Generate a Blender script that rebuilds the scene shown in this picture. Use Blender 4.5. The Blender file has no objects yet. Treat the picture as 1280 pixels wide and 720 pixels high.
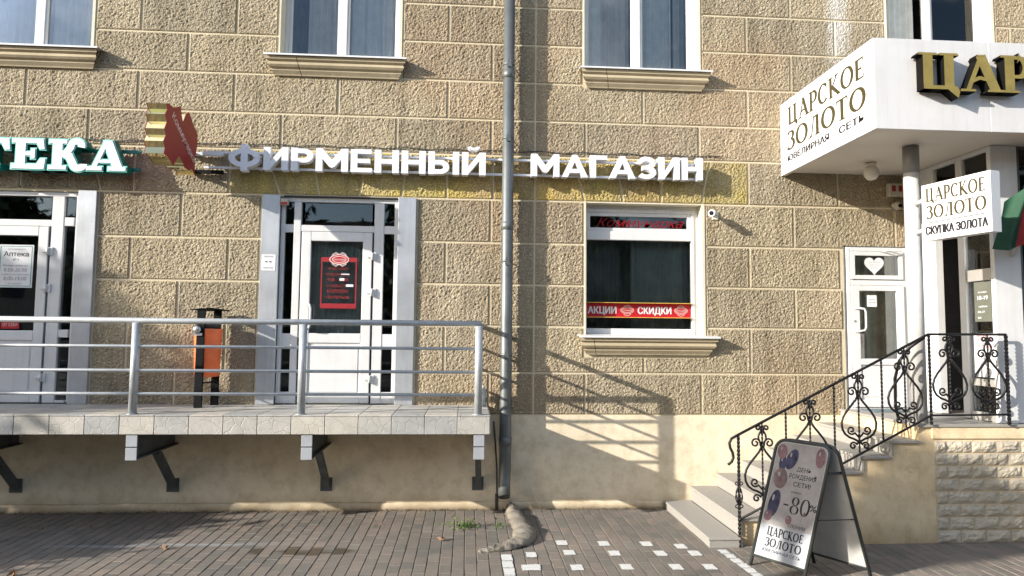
import bpy, math, random
from mathutils import Vector, Matrix
random.seed(7)
S = bpy.context.scene
COL = S.collection
PI = math.pi

# ------------------------------------------------------------------ camera
yaw, pitch, roll = math.radians(3.746), math.radians(4.018), math.radians(0.540)
fw = Vector((math.sin(yaw)*math.cos(pitch), math.cos(yaw)*math.cos(pitch), math.sin(pitch)))
rt = Vector((math.cos(yaw), -math.sin(yaw), 0)); up = rt.cross(fw)
r2 = math.cos(roll)*rt + math.sin(roll)*up
u2 = -math.sin(roll)*rt + math.cos(roll)*up
cd = bpy.data.cameras.new('camera'); cam = bpy.data.objects.new('camera', cd); COL.objects.link(cam)
m = Matrix((( r2.x, u2.x, -fw.x, 0), (r2.y, u2.y, -fw.y, 0), (r2.z, u2.z, -fw.z, 2.14), (0, 0, 0, 1)))
cam.matrix_world = m
cd.sensor_width = 36; cd.lens = 36*837.3/1280; cd.clip_end = 2000; cd.clip_start = 0.05
S.camera = cam

# ------------------------------------------------------------------ light
SUN = Vector((2.5, 1.05, -0.96)).normalized()          # direction the light travels
to_sun = -SUN
elev = math.asin(to_sun.z)
az = math.atan2(to_sun.x, to_sun.y)
w = bpy.data.worlds.new('World'); S.world = w; w.use_nodes = True
nt = w.node_tree; bg = nt.nodes['Background']
sky = nt.nodes.new('ShaderNodeTexSky'); sky.sky_type = 'NISHITA'; sky.sun_disc = False
sky.sun_elevation = elev; sky.sun_rotation = az
sky.air_density = 1.0; sky.dust_density = 1.0; sky.ozone_density = 1.5
tc = nt.nodes.new('ShaderNodeTexCoord'); cn = nt.nodes.new('ShaderNodeTexNoise')
cn.inputs['Scale'].default_value = 3.2; cn.inputs['Detail'].default_value = 8; cn.inputs['Roughness'].default_value = .6
mp = nt.nodes.new('ShaderNodeMapping'); mp.inputs['Scale'].default_value = (1, 1, 2.2)
nt.links.new(tc.outputs['Generated'], mp.inputs['Vector']); nt.links.new(mp.outputs[0], cn.inputs['Vector'])
cr = nt.nodes.new('ShaderNodeValToRGB'); cr.color_ramp.elements[0].position = .5; cr.color_ramp.elements[1].position = .72
nt.links.new(cn.outputs['Fac'], cr.inputs['Fac'])
mx = nt.nodes.new('ShaderNodeMixRGB'); mx.inputs['Color2'].default_value = (13, 13.2, 13.6, 1)
ml = nt.nodes.new('ShaderNodeMath'); ml.operation = 'MULTIPLY'; ml.inputs[1].default_value = .75
nt.links.new(cr.outputs['Color'], ml.inputs[0]); nt.links.new(ml.outputs[0], mx.inputs['Fac'])
nt.links.new(sky.outputs['Color'], mx.inputs['Color1'])
nt.links.new(mx.outputs['Color'], bg.inputs['Color']); bg.inputs['Strength'].default_value = 0.115
sd = bpy.data.lights.new('sun', 'SUN'); sd.energy = 4.2; sd.angle = math.radians(.5); sd.color = (1, .94, .845)
so = bpy.data.objects.new('sun', sd); COL.objects.link(so)
so.rotation_euler = SUN.to_track_quat('-Z', 'Y').to_euler(); so.location = (-25, -10, 15)
S.view_settings.view_transform = 'Standard'; S.view_settings.look = 'None'
S.view_settings.exposure = 1.2; S.view_settings.gamma = 1
S.cycles.use_denoising = True
S.cycles.max_bounces = 8; S.cycles.transparent_max_bounces = 12

# ------------------------------------------------------------------ materials
MATS = {}
def newmat(name):
    mt = bpy.data.materials.new(name); mt.use_nodes = True
    t = mt.node_tree; b = t.nodes['Principled BSDF']; MATS[name] = mt
    return mt, t, b
def node(t, ty, **kw):
    n = t.nodes.new(ty)
    for k, v in kw.items():
        if k in n.inputs.keys(): n.inputs[k].default_value = v
        else: setattr(n, k, v)
    return n
def ramp(t, src, c0, c1, p0=.3, p1=.7):
    r = t.nodes.new('ShaderNodeValToRGB'); e = r.color_ramp.elements
    e[0].position, e[0].color = p0, (*c0, 1); e[1].position, e[1].color = p1, (*c1, 1)
    t.links.new(src, r.inputs['Fac']); return r.outputs['Color']
def mixc(t, a, b_, fac, mode='MIX'):
    x = t.nodes.new('ShaderNodeMixRGB'); x.blend_type = mode
    for s, k in ((fac, 'Fac'), (a, 'Color1'), (b_, 'Color2')):
        if hasattr(s, 'links'): t.links.new(s, x.inputs[k])
        elif isinstance(s, (int, float)): x.inputs[k].default_value = s
        else: x.inputs[k].default_value = (*s, 1)
    return x.outputs['Color']
def math_(t, op, a, b_=None):
    x = t.nodes.new('ShaderNodeMath'); x.operation = op
    for i, s in enumerate((a, b_)):
        if s is None: continue
        if hasattr(s, 'links'): t.links.new(s, x.inputs[i])
        else: x.inputs[i].default_value = s
    return x.outputs[0]
def pos(t):
    g = t.nodes.new('ShaderNodeNewGeometry'); return g.outputs['Position']
def noise(t, vec, scale, detail=4, rough=.5, dist=0):
    n = node(t, 'ShaderNodeTexNoise', Scale=scale, Detail=detail, Roughness=rough, Distortion=dist)
    if vec is not None: t.links.new(vec, n.inputs['Vector'])
    return n.outputs['Fac']
def bump(t, b, h, strength, dist=.01):
    n = node(t, 'ShaderNodeBump', Strength=strength, Distance=dist)
    t.links.new(h, n.inputs['Height']); t.links.new(n.outputs[0], b.inputs['Normal'])
def simple(name, col, rough=.5, metal=0, var=.12, nscale=6, bstr=0, bscale=60, spec=.5, coat=0):
    mt, t, b = newmat(name); p = pos(t)
    f = noise(t, p, nscale, 5, .6)
    c = ramp(t, f, tuple(x*(1-var) for x in col), tuple(min(1, x*(1+var)) for x in col))
    t.links.new(c, b.inputs['Base Color'])
    b.inputs['Roughness'].default_value = rough; b.inputs['Metallic'].default_value = metal
    b.inputs['Specular IOR Level'].default_value = spec
    if bstr: bump(t, b, noise(t, p, bscale, 4), bstr, .004)
    return mt

def make_block(name, tint_yellow):
    mt, t, b = newmat(name); p = pos(t)
    v = node(t, 'ShaderNodeTexVoronoi', Scale=46, feature='SMOOTH_F1', Smoothness=.6)
    ds = node(t, 'ShaderNodeVectorMath', operation='ADD'); nn = node(t, 'ShaderNodeTexNoise', Scale=34, Detail=3)
    t.links.new(p, nn.inputs['Vector']); sc = node(t, 'ShaderNodeVectorMath', operation='SCALE'); sc.inputs['Scale'].default_value = .03
    t.links.new(nn.outputs['Color'], sc.inputs[0]); t.links.new(p, ds.inputs[0]); t.links.new(sc.outputs[0], ds.inputs[1])
    t.links.new(ds.outputs[0], v.inputs['Vector'])
    n2 = noise(t, p, 75, 5, .65)
    h = math_(t, 'ADD', math_(t, 'MULTIPLY', v.outputs['Distance'], -1.1), math_(t, 'MULTIPLY', n2, .75))
    big = noise(t, p, .9, 4, .6)
    c = ramp(t, big, (.555, .49, .36), (.655, .585, .445), .35, .65)
    obi = t.nodes.new('ShaderNodeObjectInfo')
    c = mixc(t, c, ramp(t, obi.outputs['Random'], (.84, .84, .85), (1.10, 1.08, 1.05), 0, 1), 1, 'MULTIPLY')
    pit = ramp(t, h, (.46, .43, .39), (1.1, 1.09, 1.07), -.04, .24)  # pits darkened in the colour, standing in for shade inside the relief
    pit.node.color_ramp.elements[0].position = .0
    c = mixc(t, c, pit, .85, 'MULTIPLY')
    g = noise(t, p, 2.3, 3)
    if tint_yellow:
        c = mixc(t, c, (1.28, 1.22, .60), ramp(t, g, (.35,)*3, (.95,)*3, .35, .65), 'MULTIPLY')
    # weathering streaks
    sx = t.nodes.new('ShaderNodeSeparateXYZ'); t.links.new(p, sx.inputs[0])
    cb = t.nodes.new('ShaderNodeCombineXYZ'); t.links.new(sx.outputs[0], cb.inputs[0]); t.links.new(math_(t, 'MULTIPLY', sx.outputs[2], .12), cb.inputs[2])
    st = noise(t, cb.outputs[0], 5, 4, .6)
    c = mixc(t, c, ramp(t, st, (.74, .73, .72), (1.05,)*3, .34, .56), .8, 'MULTIPLY')
    c = mixc(t, c, (1.05, .93, .88), ramp(t, noise(t, p, .55, 2), (0, 0, 0), (.7,)*3, .5, .68), 'MULTIPLY')
    dx = math_(t, 'ABSOLUTE', math_(t, 'SUBTRACT', math_(t, 'ADD', sx.outputs[0], math_(t, 'MULTIPLY', noise(t, p, 4, 3), .25)), 5.02))
    up_ = ramp(t, math_(t, 'ADD', math_(t, 'MULTIPLY', sx.outputs[2], .1), math_(t, 'MULTIPLY', noise(t, p, 9, 4), .06)), (0, 0, 0), (1, 1, 1), .585, .64)
    c = mixc(t, c, (.62, .60, .56), math_(t, 'MULTIPLY', math_(t, 'MULTIPLY', ramp(t, dx, (1, 1, 1), (0, 0, 0), .03, .2), up_), .7))
    t.links.new(c, b.inputs['Base Color']); b.inputs['Roughness'].default_value = .95; b.inputs['Specular IOR Level'].default_value = .15
    bump(t, b, h, .9, .014)
    return mt
make_block('rough_plaster', False); make_block('rough_plaster_yellow', True)

def make_plaster(name, c0, c1, bs=.35, dirt=True):
    mt, t, b = newmat(name); p = pos(t)
    c = ramp(t, noise(t, p, 1.4, 5, .6), c0, c1, .35, .68)
    if dirt:
        sx = t.nodes.new('ShaderNodeSeparateXYZ'); t.links.new(p, sx.inputs[0])
        f = ramp(t, noise(t, p, 7, 6, .7), (.74, .69, .62), (1.03,)*3, .30, .55)
        c = mixc(t, c, f, .7, 'MULTIPLY')
        # splash dirt in the lowest band
        zz = math_(t, 'ADD', sx.outputs[2], math_(t, 'MULTIPLY', noise(t, p, 3, 4), .25))
        c = mixc(t, ramp(t, zz, (.58, .52, .45), (1, 1, 1), .08, .34), c, 1, 'MULTIPLY')
        v = node(t, 'ShaderNodeTexVoronoi', Scale=5.5, feature='F1'); t.links.new(p, v.inputs['Vector'])
        c = mixc(t, c, ramp(t, v.outputs['Distance'], (.45, .4, .34), (1, 1, 1), .02, .05), .8, 'MULTIPLY')
    t.links.new(c, b.inputs['Base Color']); b.inputs['Roughness'].default_value = .9; b.inputs['Specular IOR Level'].default_value = .2
    h = math_(t, 'ADD', noise(t, p, 9, 6, .6), math_(t, 'MULTIPLY', noise(t, p, 120, 3), .25))
    bump(t, b, h, bs, .012)
    return mt
make_plaster('joint_plaster', (.53, .46, .32), (.61, .53, .385), .3, False)
make_plaster('cream_plaster', (.63, .545, .40), (.74, .645, .485))
make_plaster('stair_plaster', (.60, .46, .27), (.72, .58, .38), .5)
make_plaster('sill_stone', (.36, .30, .20), (.47, .395, .27), .4, False)
make_plaster('reveal_plaster', (.55, .51, .40), (.64, .60, .49), .3, False)
make_plaster('concrete', (.22, .21, .185), (.36, .34, .30), 1.0)
MATS['concrete'].node_tree.nodes['Principled BSDF'].inputs['Roughness'].default_value = .95

simple('white_pvc', (.62, .62, .62), .35, var=.04, nscale=3)
simple('white_shadowline', (.60, .60, .62), .5, var=.05)
simple('cream_paint', (.70, .66, .56), .5, var=.1, nscale=9)
simple('grey_sheet', (.50, .52, .55), .38, .55, var=.12, nscale=2.5)
simple('rail_grey', (.40, .42, .435), .42, .35, var=.12, nscale=14)
simple('pipe_grey', (.13, .14, .14), 0.5, .5, var=.25, nscale=3)
simple('bracket_grey', (.30, .315, .34), .5, .0, var=.1)
simple('steel_dark', (.085, .095, .098), .6, .2, var=.3)
simple('wrought_iron', (.018, .017, .018), .45, .6, var=.4, nscale=20, bstr=.4, bscale=90)
simple('black_paint', (.007, .007, .008), 0.7, var=.3, spec=.12)
simple('rubber_black', (.03, .035, .035), .55, var=.2)
simple('bin_orange', (.85, .17, .05), .45, var=.16, nscale=7)
simple('galvanised', (.42, .44, .45), .35, .8, var=.2, nscale=12)
simple('letter_white', (.72, .73, .78), .4, var=.02)
simple('letter_side', (.70, .71, .74), .5, var=.04)
simple('sign_red', (.24, .012, .012), 0.5, var=.12, nscale=4)
simple('sign_red_flat', (.40, .010, .018), .4, var=.05)
simple('letter_pink', (.62, .48, .46), .5, var=.1)
simple('gold_mirror', (.70, .60, .32), .04, 1.0, var=.1, nscale=5)
simple('gold_paint', (.36, .26, .07), .38, .55, var=.15, nscale=8)
simple('gold_side', (.005, .0045, .004), .8, .0, var=.3, spec=.1)
simple('gold_print', (.055, .045, .018), .6, var=.1, spec=.12)
simple('black_print', (.02, .02, .022), .6, var=.1, spec=.12)
simple('grey_print', (.25, .27, .30), .6, var=.1)
simple('teal_print', (.02, .25, .22), .6, var=.1)
simple('panel_white', (.58, .575, .575), .3, var=.03, nscale=1.5)
simple('sheet_white', (.64, .64, .65), .75, var=.03)
simple('soffit_white', (.60, .56, .50), .6, var=.08, nscale=1.2)
simple('green_side', (.0, .13, .11), .4, var=.15)
simple('mint_edge', (.14, .50, .43), .4, var=.05)
simple('column_white', (.56, .55, .54), .35, .1, var=.12, nscale=3)
simple('granite', (.28, .265, .24), .6, var=.14, nscale=60)
simple('door_curtain', (.42, .44, .40), .9, var=.15, nscale=5)
simple('head_shade_grey', (.22, .215, .21), .4, var=.1)
simple('stucco_reflection', (.55, .50, .34), .9, var=.3, nscale=5)
simple('script_red', (.22, .01, .015), .5, var=.1, spec=.12)
simple('plate_white', (.31, .325, .35), .8, var=.05, spec=.1)
simple('poster_frame_red', (.27, .008, .014), .5, var=.1)
simple('dark_room', (.018, .018, .02), .8, var=.3)
simple('dim_room', (.22, .225, .21), .8, var=.4, nscale=2)
simple('curtain_grey', (.72, .71, .64), .9, var=.10, nscale=8)
simple('curtain_blue', (.78, .76, .71), .9, var=.08, nscale=8)
simple('curtain_beige', (.62, .57, .50), .9, var=.10, nscale=8)
simple('poster_red', (.55, .05, .045), .5, var=.15, nscale=5)
simple('poster_pale', (.55, .42, .44), .5, var=.2, nscale=4)
simple('flag_green', (.008, .055, .025), .75, var=.2, nscale=9)
simple('flag_red', (.30, .015, .012), .75, var=.2, nscale=9)
simple('flag_gold', (.65, .45, .08), .75, var=.2, nscale=9)
simple('paint_white', (.56, .56, .54), .7, var=.16, nscale=35, bstr=.4, bscale=150)
simple('board_grey', (.36, .36, .345), .55, var=.1, nscale=6)
simple('poster_art', (.27, .255, .25), 0.8, var=.22, nscale=5, spec=.12)
simple('balloon_blue', (.045, .045, .08), .6, var=.5, nscale=18, spec=.12)
simple('balloon_mauve', (.14, .10, .10), .6, var=.4, nscale=16, spec=.12)
simple('balloon_pink', (.17, .10, .11), .6, var=.3, nscale=14, spec=.12)
simple('leaf_green', (.07, .13, .03), .6, var=.5, nscale=9, spec=.3)
simple('leaf_dark', (.035, .06, .018), .6, var=.6, nscale=3, spec=.3)
simple('leaf_orange', (.22, .12, .06), .7, var=.4, nscale=30)
simple('bark', (.09, .07, .05), .9, var=.3, nscale=12, bstr=.8, bscale=25)
simple('opposite_wall', (.24, .20, .16), .9, var=.15)
simple('roof_tin', (.16, .10, .08), .7, var=.2)
simple('lamp_glass', (.62, .60, .55), .25, var=.05)
simple('plastic_beige', (.42, .39, .32), .5, var=.1)
simple('mat_blue', (.10, .14, .16), .9, var=.2)
simple('steel_post', (.52, .50, .47), .3, .5, var=.15, nscale=3)
simple('joint_sand', (.095, .085, .07), .95, var=.3, nscale=30)
simple('tile_edge', (.33, .31, .28), .6, var=.1)
simple('plastic_clear', (.40, .42, .40), .3, var=.3, nscale=20)

for nm_, k_ in (('panel_white', .4), ('sheet_white', .45), ('white_pvc', .4), ('letter_white', .5), ('column_white', .8), ('grey_sheet', .7)):
    t = MATS[nm_].node_tree; b = t.nodes['Principled BSDF']; p = pos(t)
    src = b.inputs['Base Color'].links[0].from_socket
    sx = t.nodes.new('ShaderNodeSeparateXYZ'); t.links.new(p, sx.inputs[0]); cb = t.nodes.new('ShaderNodeCombineXYZ')
    t.links.new(sx.outputs[0], cb.inputs[0]); t.links.new(sx.outputs[1], cb.inputs[1]); t.links.new(math_(t, 'MULTIPLY', sx.outputs[2], .06), cb.inputs[2])
    st_ = ramp(t, noise(t, cb.outputs[0], 14, 6, .7), (.72, .69, .64), (1, 1, 1), .32, .52)
    c_ = mixc(t, src, st_, k_*.6, 'MULTIPLY'); c_ = mixc(t, c_, ramp(t, noise(t, p, 2.1, 5, .65), (.80, .79, .76), (1, 1, 1), .35, .55), k_*.6, 'MULTIPLY')
    t.links.new(c_, b.inputs['Base Color'])

def make_tile(name, c0, c1):
    mt, t, b = newmat(name); p = pos(t)
    obi = t.nodes.new('ShaderNodeObjectInfo')
    c = ramp(t, obi.outputs['Random'], c0, c1, 0, 1)
    c = mixc(t, c, ramp(t, noise(t, p, 6, 5, .6), (.80,)*3, (1.1,)*3), .8, 'MULTIPLY')
    mpn = t.nodes.new('ShaderNodeMapping'); mpn.inputs['Scale'].default_value = (1, .35, 1)
    ds = node(t, 'ShaderNodeVectorMath', operation='ADD'); nn = node(t, 'ShaderNodeTexNoise', Scale=9, Detail=2)
    t.links.new(p, nn.inputs['Vector']); sc = node(t, 'ShaderNodeVectorMath', operation='SCALE'); sc.inputs['Scale'].default_value = .09
    t.links.new(nn.outputs['Color'], sc.inputs[0]); t.links.new(p, ds.inputs[0]); t.links.new(sc.outputs[0], ds.inputs[1])
    t.links.new(ds.outputs[0], mpn.inputs['Vector'])
    v = node(t, 'ShaderNodeTexVoronoi', Scale=8, feature='DISTANCE_TO_EDGE'); t.links.new(mpn.outputs[0], v.inputs['Vector'])
    edge = ramp(t, v.outputs['Distance'], (0, 0, 0), (1, 1, 1), .0, .03)
    c = mixc(t, c, mixc(t, (.84, .83, .81), (1, 1, 1), edge), 1, 'MULTIPLY')
    t.links.new(c, b.inputs['Base Color']); b.inputs['Roughness'].default_value = .55
    bump(t, b, math_(t, 'ADD', edge, math_(t, 'MULTIPLY', noise(t, p, 30, 4), .8)), .45, .005)
make_plaster('stone_cream', (.36,.32,.245), (.49,.43,.335), .9, False)
make_tile('platform_tile', (.31, .315, .31), (.46, .43, .375))

def make_brick():
    mt, t, b = newmat('paving_brick'); p = pos(t)
    sx = t.nodes.new('ShaderNodeSeparateXYZ'); t.links.new(p, sx.inputs[0])
    i = math_(t, 'FLOOR', math_(t, 'DIVIDE', sx.outputs[0], .117))
    off = math_(t, 'MULTIPLY', math_(t, 'FLOORED_MODULO', i, 2), .5)
    j = math_(t, 'FLOOR', math_(t, 'ADD', math_(t, 'DIVIDE', sx.outputs[1], .214), off))
    cb = t.nodes.new('ShaderNodeCombineXYZ'); t.links.new(i, cb.inputs[0]); t.links.new(j, cb.inputs[1])
    wn = node(t, 'ShaderNodeTexWhiteNoise', noise_dimensions='2D'); t.links.new(cb.outputs[0], wn.inputs['Vector'])
    c = ramp(t, wn.outputs['Value'], (.150, .140, .124), (.195, .178, .156), 0, 1)
    e = c.node.color_ramp.elements.new(.92); e.color = (.205, .17, .145, 1)
    big = ramp(t, noise(t, p, .8, 5, .6), (.72, .74, .72), (1.15, 1.12, 1.08), .32, .66)
    c = mixc(t, c, big, .8, 'MULTIPLY')
    c = mixc(t, c, ramp(t, noise(t, p, 90, 4, .7), (.65,)*3, (1.25,)*3), .7, 'MULTIPLY')
    # pale streak along the platform and a damp stain
    sy = math_(t, 'ABSOLUTE', math_(t, 'SUBTRACT', math_(t, 'ADD', sx.outputs[1], math_(t, 'MULTIPLY', noise(t, p, 1.5, 4), .12)), 7.17))
    streak = ramp(t, sy, (1, 1, 1), (0, 0, 0), .005, .05)
    fx = ramp(t, sx.outputs[0], (0, 0, 0), (1, 1, 1), -3.6, -3.2)
    mr = node(t, 'ShaderNodeMapRange'); t.links.new(sx.outputs[0], mr.inputs['Value'])
    mr.inputs['From Min'].default_value = -4.4; mr.inputs['From Max'].default_value = -3.6
    mr2 = node(t, 'ShaderNodeMapRange'); t.links.new(sx.outputs[0], mr2.inputs['Value'])
    mr2.inputs['From Min'].default_value = -1.7; mr2.inputs['From Max'].default_value = -2.3
    fac = math_(t, 'MULTIPLY', math_(t, 'MULTIPLY', streak, math_(t, 'MULTIPLY', mr.outputs[0], mr2.outputs[0])), .55)
    c = mixc(t, c, (.32, .34, .35), fac)
    a1 = math_(t, 'MULTIPLY', math_(t, 'SUBTRACT', sx.outputs[0], -1.55), .85)
    a2 = math_(t, 'MULTIPLY', math_(t, 'SUBTRACT', sx.outputs[1], 6.86), 3.6)
    d = math_(t, 'ADD', math_(t, 'MULTIPLY', a1, a1), math_(t, 'MULTIPLY', a2, a2))
    d = math_(t, 'ADD', d, math_(t, 'MULTIPLY', noise(t, cb.outputs[0], .63, 2), 1.3))
    c = mixc(t, c, (.42, .38, .30), ramp(t, d, (1, 1, 1), (0, 0, 0), .78, .86), 'MULTIPLY')
    t.links.new(c, b.inputs['Base Color']); b.inputs['Roughness'].default_value = .85; b.inputs['Specular IOR Level'].default_value = .3
    bump(t, b, math_(t, 'ADD', noise(t, p, 70, 5, .7), math_(t, 'MULTIPLY', noise(t, p, 5, 2), .6)), .5, .006)
make_brick()
mt, t, b = newmat('asphalt'); p = pos(t)
t.links.new(ramp(t, noise(t, p, 3, 6, .7), (.04, .04, .04), (.065, .063, .06)), b.inputs['Base Color']); b.inputs['Roughness'].default_value = .9
bump(t, b, noise(t, p, 120, 4), .6, .01)

def make_glass(name, tint=(.8, .85, .84), ior=1.75):
    mt = bpy.data.materials.new(name); mt.use_nodes = True; t = mt.node_tree; MATS[name] = mt
    for n in list(t.nodes): t.nodes.remove(n)
    o = t.nodes.new('ShaderNodeOutputMaterial'); tr = t.nodes.new('ShaderNodeBsdfTransparent'); tr.inputs[0].default_value = (*tint, 1)
    gl = t.nodes.new('ShaderNodeBsdfGlossy'); gl.inputs['Roughness'].default_value = .02; gl.inputs[0].default_value = (.95, .97, 1, 1)
    fr = t.nodes.new('ShaderNodeFresnel'); fr.inputs[0].default_value = ior
    mxs = t.nodes.new('ShaderNodeMixShader'); t.links.new(fr.outputs[0], mxs.inputs[0]); t.links.new(tr.outputs[0], mxs.inputs[1]); t.links.new(gl.outputs[0], mxs.inputs[2])
    n = t.nodes.new('ShaderNodeTexNoise'); n.inputs['Scale'].default_value = 1.6
    bp = t.nodes.new('ShaderNodeBump'); bp.inputs['Strength'].default_value = .05; bp.inputs['Distance'].default_value = .02
    t.links.new(pos(t), n.inputs['Vector']); t.links.new(n.outputs[0], bp.inputs['Height']); t.links.new(bp.outputs[0], gl.inputs['Normal'])
    t.links.new(mxs.outputs[0], o.inputs[0])
make_glass('glass_upper', (.96, .97, .98), 1.55)
make_glass('glass', (.88, .90, .89), 1.6)

# ------------------------------------------------------------------ mesh helpers
class MB:
    def __init__(s): s.v = []; s.f = []; s.m = []; s.sm = []
    def add(s, vs, fs, mi=0, smooth=False):
        o = len(s.v); s.v += [tuple(x) for x in vs]
        for f in fs: s.f.append(tuple(o+i for i in f)); s.m.append(mi); s.sm.append(smooth)
    def box(s, x0, x1, y0, y1, z0, z1, mi=0, ch=0):
        if ch:
            return s.chbox(x0, x1, y0, y1, z0, z1, mi, ch)
        v = [(x, y, z) for x in (x0, x1) for y in (y0, y1) for z in (z0, z1)]
        s.add(v, [(0, 1, 3, 2), (4, 6, 7, 5), (0, 4, 5, 1), (2, 3, 7, 6), (0, 2, 6, 4), (1, 5, 7, 3)], mi)
    def chbox(s, x0, x1, y0, y1, z0, z1, mi, c):
        # box with all twelve edges chamfered
        vs = []; idx = {}
        X = (x0, x1); Y = (y0, y1); Z = (z0, z1)
        for i in (0, 1):
            for j in (0, 1):
                for k in (0, 1):
                    sx, sy, sz = (1-2*i)*c, (1-2*j)*c, (1-2*k)*c
                    for a in range(3):
                        q = [X[i]+sx, Y[j]+sy, Z[k]+sz]
                        q[a] = (X[i], Y[j], Z[k])[a]
                        idx[(i, j, k, a)] = len(vs); vs.append(tuple(q))
        fs = []
        for a in range(3):
            o = [x for x in range(3) if x != a]
            for s_ in (0, 1):
                q = []
                for (p_, r_) in ((0, 0), (1, 0), (1, 1), (0, 1)):
                    k = [0, 0, 0]; k[a] = s_; k[o[0]] = p_; k[o[1]] = r_; q.append(idx[(*k, a)])
                fs.append(tuple(q))
        for a in range(3):
            o = [x for x in range(3) if x != a]
            for p_ in (0, 1):
                for r_ in (0, 1):
                    k0 = [0, 0, 0]; k0[o[0]] = p_; k0[o[1]] = r_; k1 = list(k0); k1[a] = 1
                    fs.append((idx[(*k0, o[0])], idx[(*k1, o[0])], idx[(*k1, o[1])], idx[(*k0, o[1])]))
        for i in (0, 1):
            for j in (0, 1):
                for k in (0, 1): fs.append((idx[(i, j, k, 0)], idx[(i, j, k, 1)], idx[(i, j, k, 2)]))
        s.add(vs, fs, mi)
    def quadstrip(s, rings, mi=0, smooth=True, closed=True, cap=True):
        n = len(rings[0]); vs = [p for r in rings for p in r]; fs = []
        for i in range(len(rings)-1):
            for j in range(n if closed else n-1):
                a = i*n+j; b_ = i*n+(j+1) % n; fs.append((a, b_, b_+n, a+n))
        s.add(vs, fs, mi, smooth)
        if cap and closed:
            o = len(s.v)-len(vs)
            s.f.append(tuple(o+i for i in range(n))[::-1]); s.m.append(mi); s.sm.append(False)
            s.f.append(tuple(o+len(vs)-n+i for i in range(n))); s.m.append(mi); s.sm.append(False)
    def tube(s, pts, r, n=10, mi=0, flat=None):
        pts = [Vector(p) for p in pts]; rings = []
        nrm = None
        for i, p in enumerate(pts):
            d = (pts[min(i+1, len(pts)-1)]-pts[max(i-1, 0)]).normalized()
            if nrm is None:
                nrm = d.cross(Vector((0, 1, 0)))
                if nrm.length < .1: nrm = d.cross(Vector((1, 0, 0)))
                nrm.normalize()
            else:
                nrm = (nrm-d*nrm.dot(d)).normalized()
            bn = d.cross(nrm); rr = r[i] if isinstance(r, (list, tuple)) else r
            rings.append([tuple(p+nrm*math.cos(a)*rr+bn*math.sin(a)*rr*(flat or 1)) for a in [2*PI*k/n+PI/n for k in range(n)]])
        s.quadstrip(rings, mi)
    def lathe(s, prof, c, axis='z', n=20, mi=0):
        rings = []
        for (r, h) in prof:
            ring = []
            for k in range(n):
                a = 2*PI*k/n
                if axis == 'z': ring.append((c[0]+r*math.cos(a), c[1]+r*math.sin(a), c[2]+h))
                else: ring.append((c[0]+r*math.cos(a), c[1]+h, c[2]+r*math.sin(a)))
            rings.append(ring)
        s.quadstrip(rings, mi)
    def prism(s, poly, fn, d0, d1, mi=0, side=None):
        """extrude the 2-D polygon between depths d0 and d1; fn(u,v,d)->xyz"""
        n = len(poly); a = [fn(u, v, d0) for u, v in poly]; b_ = [fn(u, v, d1) for u, v in poly]
        s.add(a+b_, [tuple(range(n)), tuple(range(n, 2*n))[::-1]], mi)
        o = len(s.v)-2*n
        for i in range(n):
            j = (i+1) % n; s.f.append((o+i, o+n+i, o+n+j, o+j)); s.m.append(mi if side is None else side); s.sm.append(False)
    def build(s, name, mats, parent=None, recalc=True):
        me = bpy.data.meshes.new(name); me.from_pydata(s.v, [], s.f)
        if isinstance(mats, str): mats = [mats]
        for k in mats: me.materials.append(MATS[k])
        if len(mats) > 1: me.polygons.foreach_set('material_index', s.m)
        me.polygons.foreach_set('use_smooth', s.sm); me.update()
        if recalc:
            import bmesh
            bm = bmesh.new(); bm.from_mesh(me); bmesh.ops.recalc_face_normals(bm, faces=bm.faces); bm.to_mesh(me); bm.free()
        o = bpy.data.objects.new(name, me); COL.objects.link(o)
        if parent: link(o, parent)
        return o
def link(o, parent):
    o.parent = parent
    o.matrix_parent_inverse = world(parent).inverted()
def world(o):
    mm = Matrix.Translation(o.location)
    if o.parent: return world(o.parent) @ o.matrix_parent_inverse @ mm if False else mm
    return mm
def tag(o, label=None, cat=None, group=None, kind=None):
    for k, v in (('label', label), ('category', cat), ('group', group), ('kind', kind)):
        if v: o[k] = v
    return o
def empty(name, loc, label, cat, group=None):
    o = bpy.data.objects.new(name, None); COL.objects.link(o); o.location = loc; o.empty_display_size = .1
    return tag(o, label, cat, group)
def one(name, mb, mats, label, cat, group=None): return tag(mb.build(name, mats), label, cat, group)
def inset(poly, d):
    n = len(poly); out = []
    area = sum(poly[i][0]*poly[(i+1) % n][1]-poly[(i+1) % n][0]*poly[i][1] for i in range(n))
    sg = 1 if area > 0 else -1
    for i in range(n):
        p0, p1, p2 = Vector(poly[i-1]), Vector(poly[i]), Vector(poly[(i+1) % n])
        a = (p1-p0).normalized(); c = (p2-p1).normalized()
        n1 = Vector((-a.y, a.x))*sg; n2 = Vector((-c.y, c.x))*sg
        k = (n1+n2); k = k/(max(.2, k.dot(n1))); q = p1+k*d; out.append((q.x, q.y))
    return out
def arc(cx, cy, rx, ry, a0, a1, n=14):
    return [(cx+rx*math.cos(math.radians(a0+(a1-a0)*i/n)), cy+ry*math.sin(math.radians(a0+(a1-a0)*i/n))) for i in range(n+1)]

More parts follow.
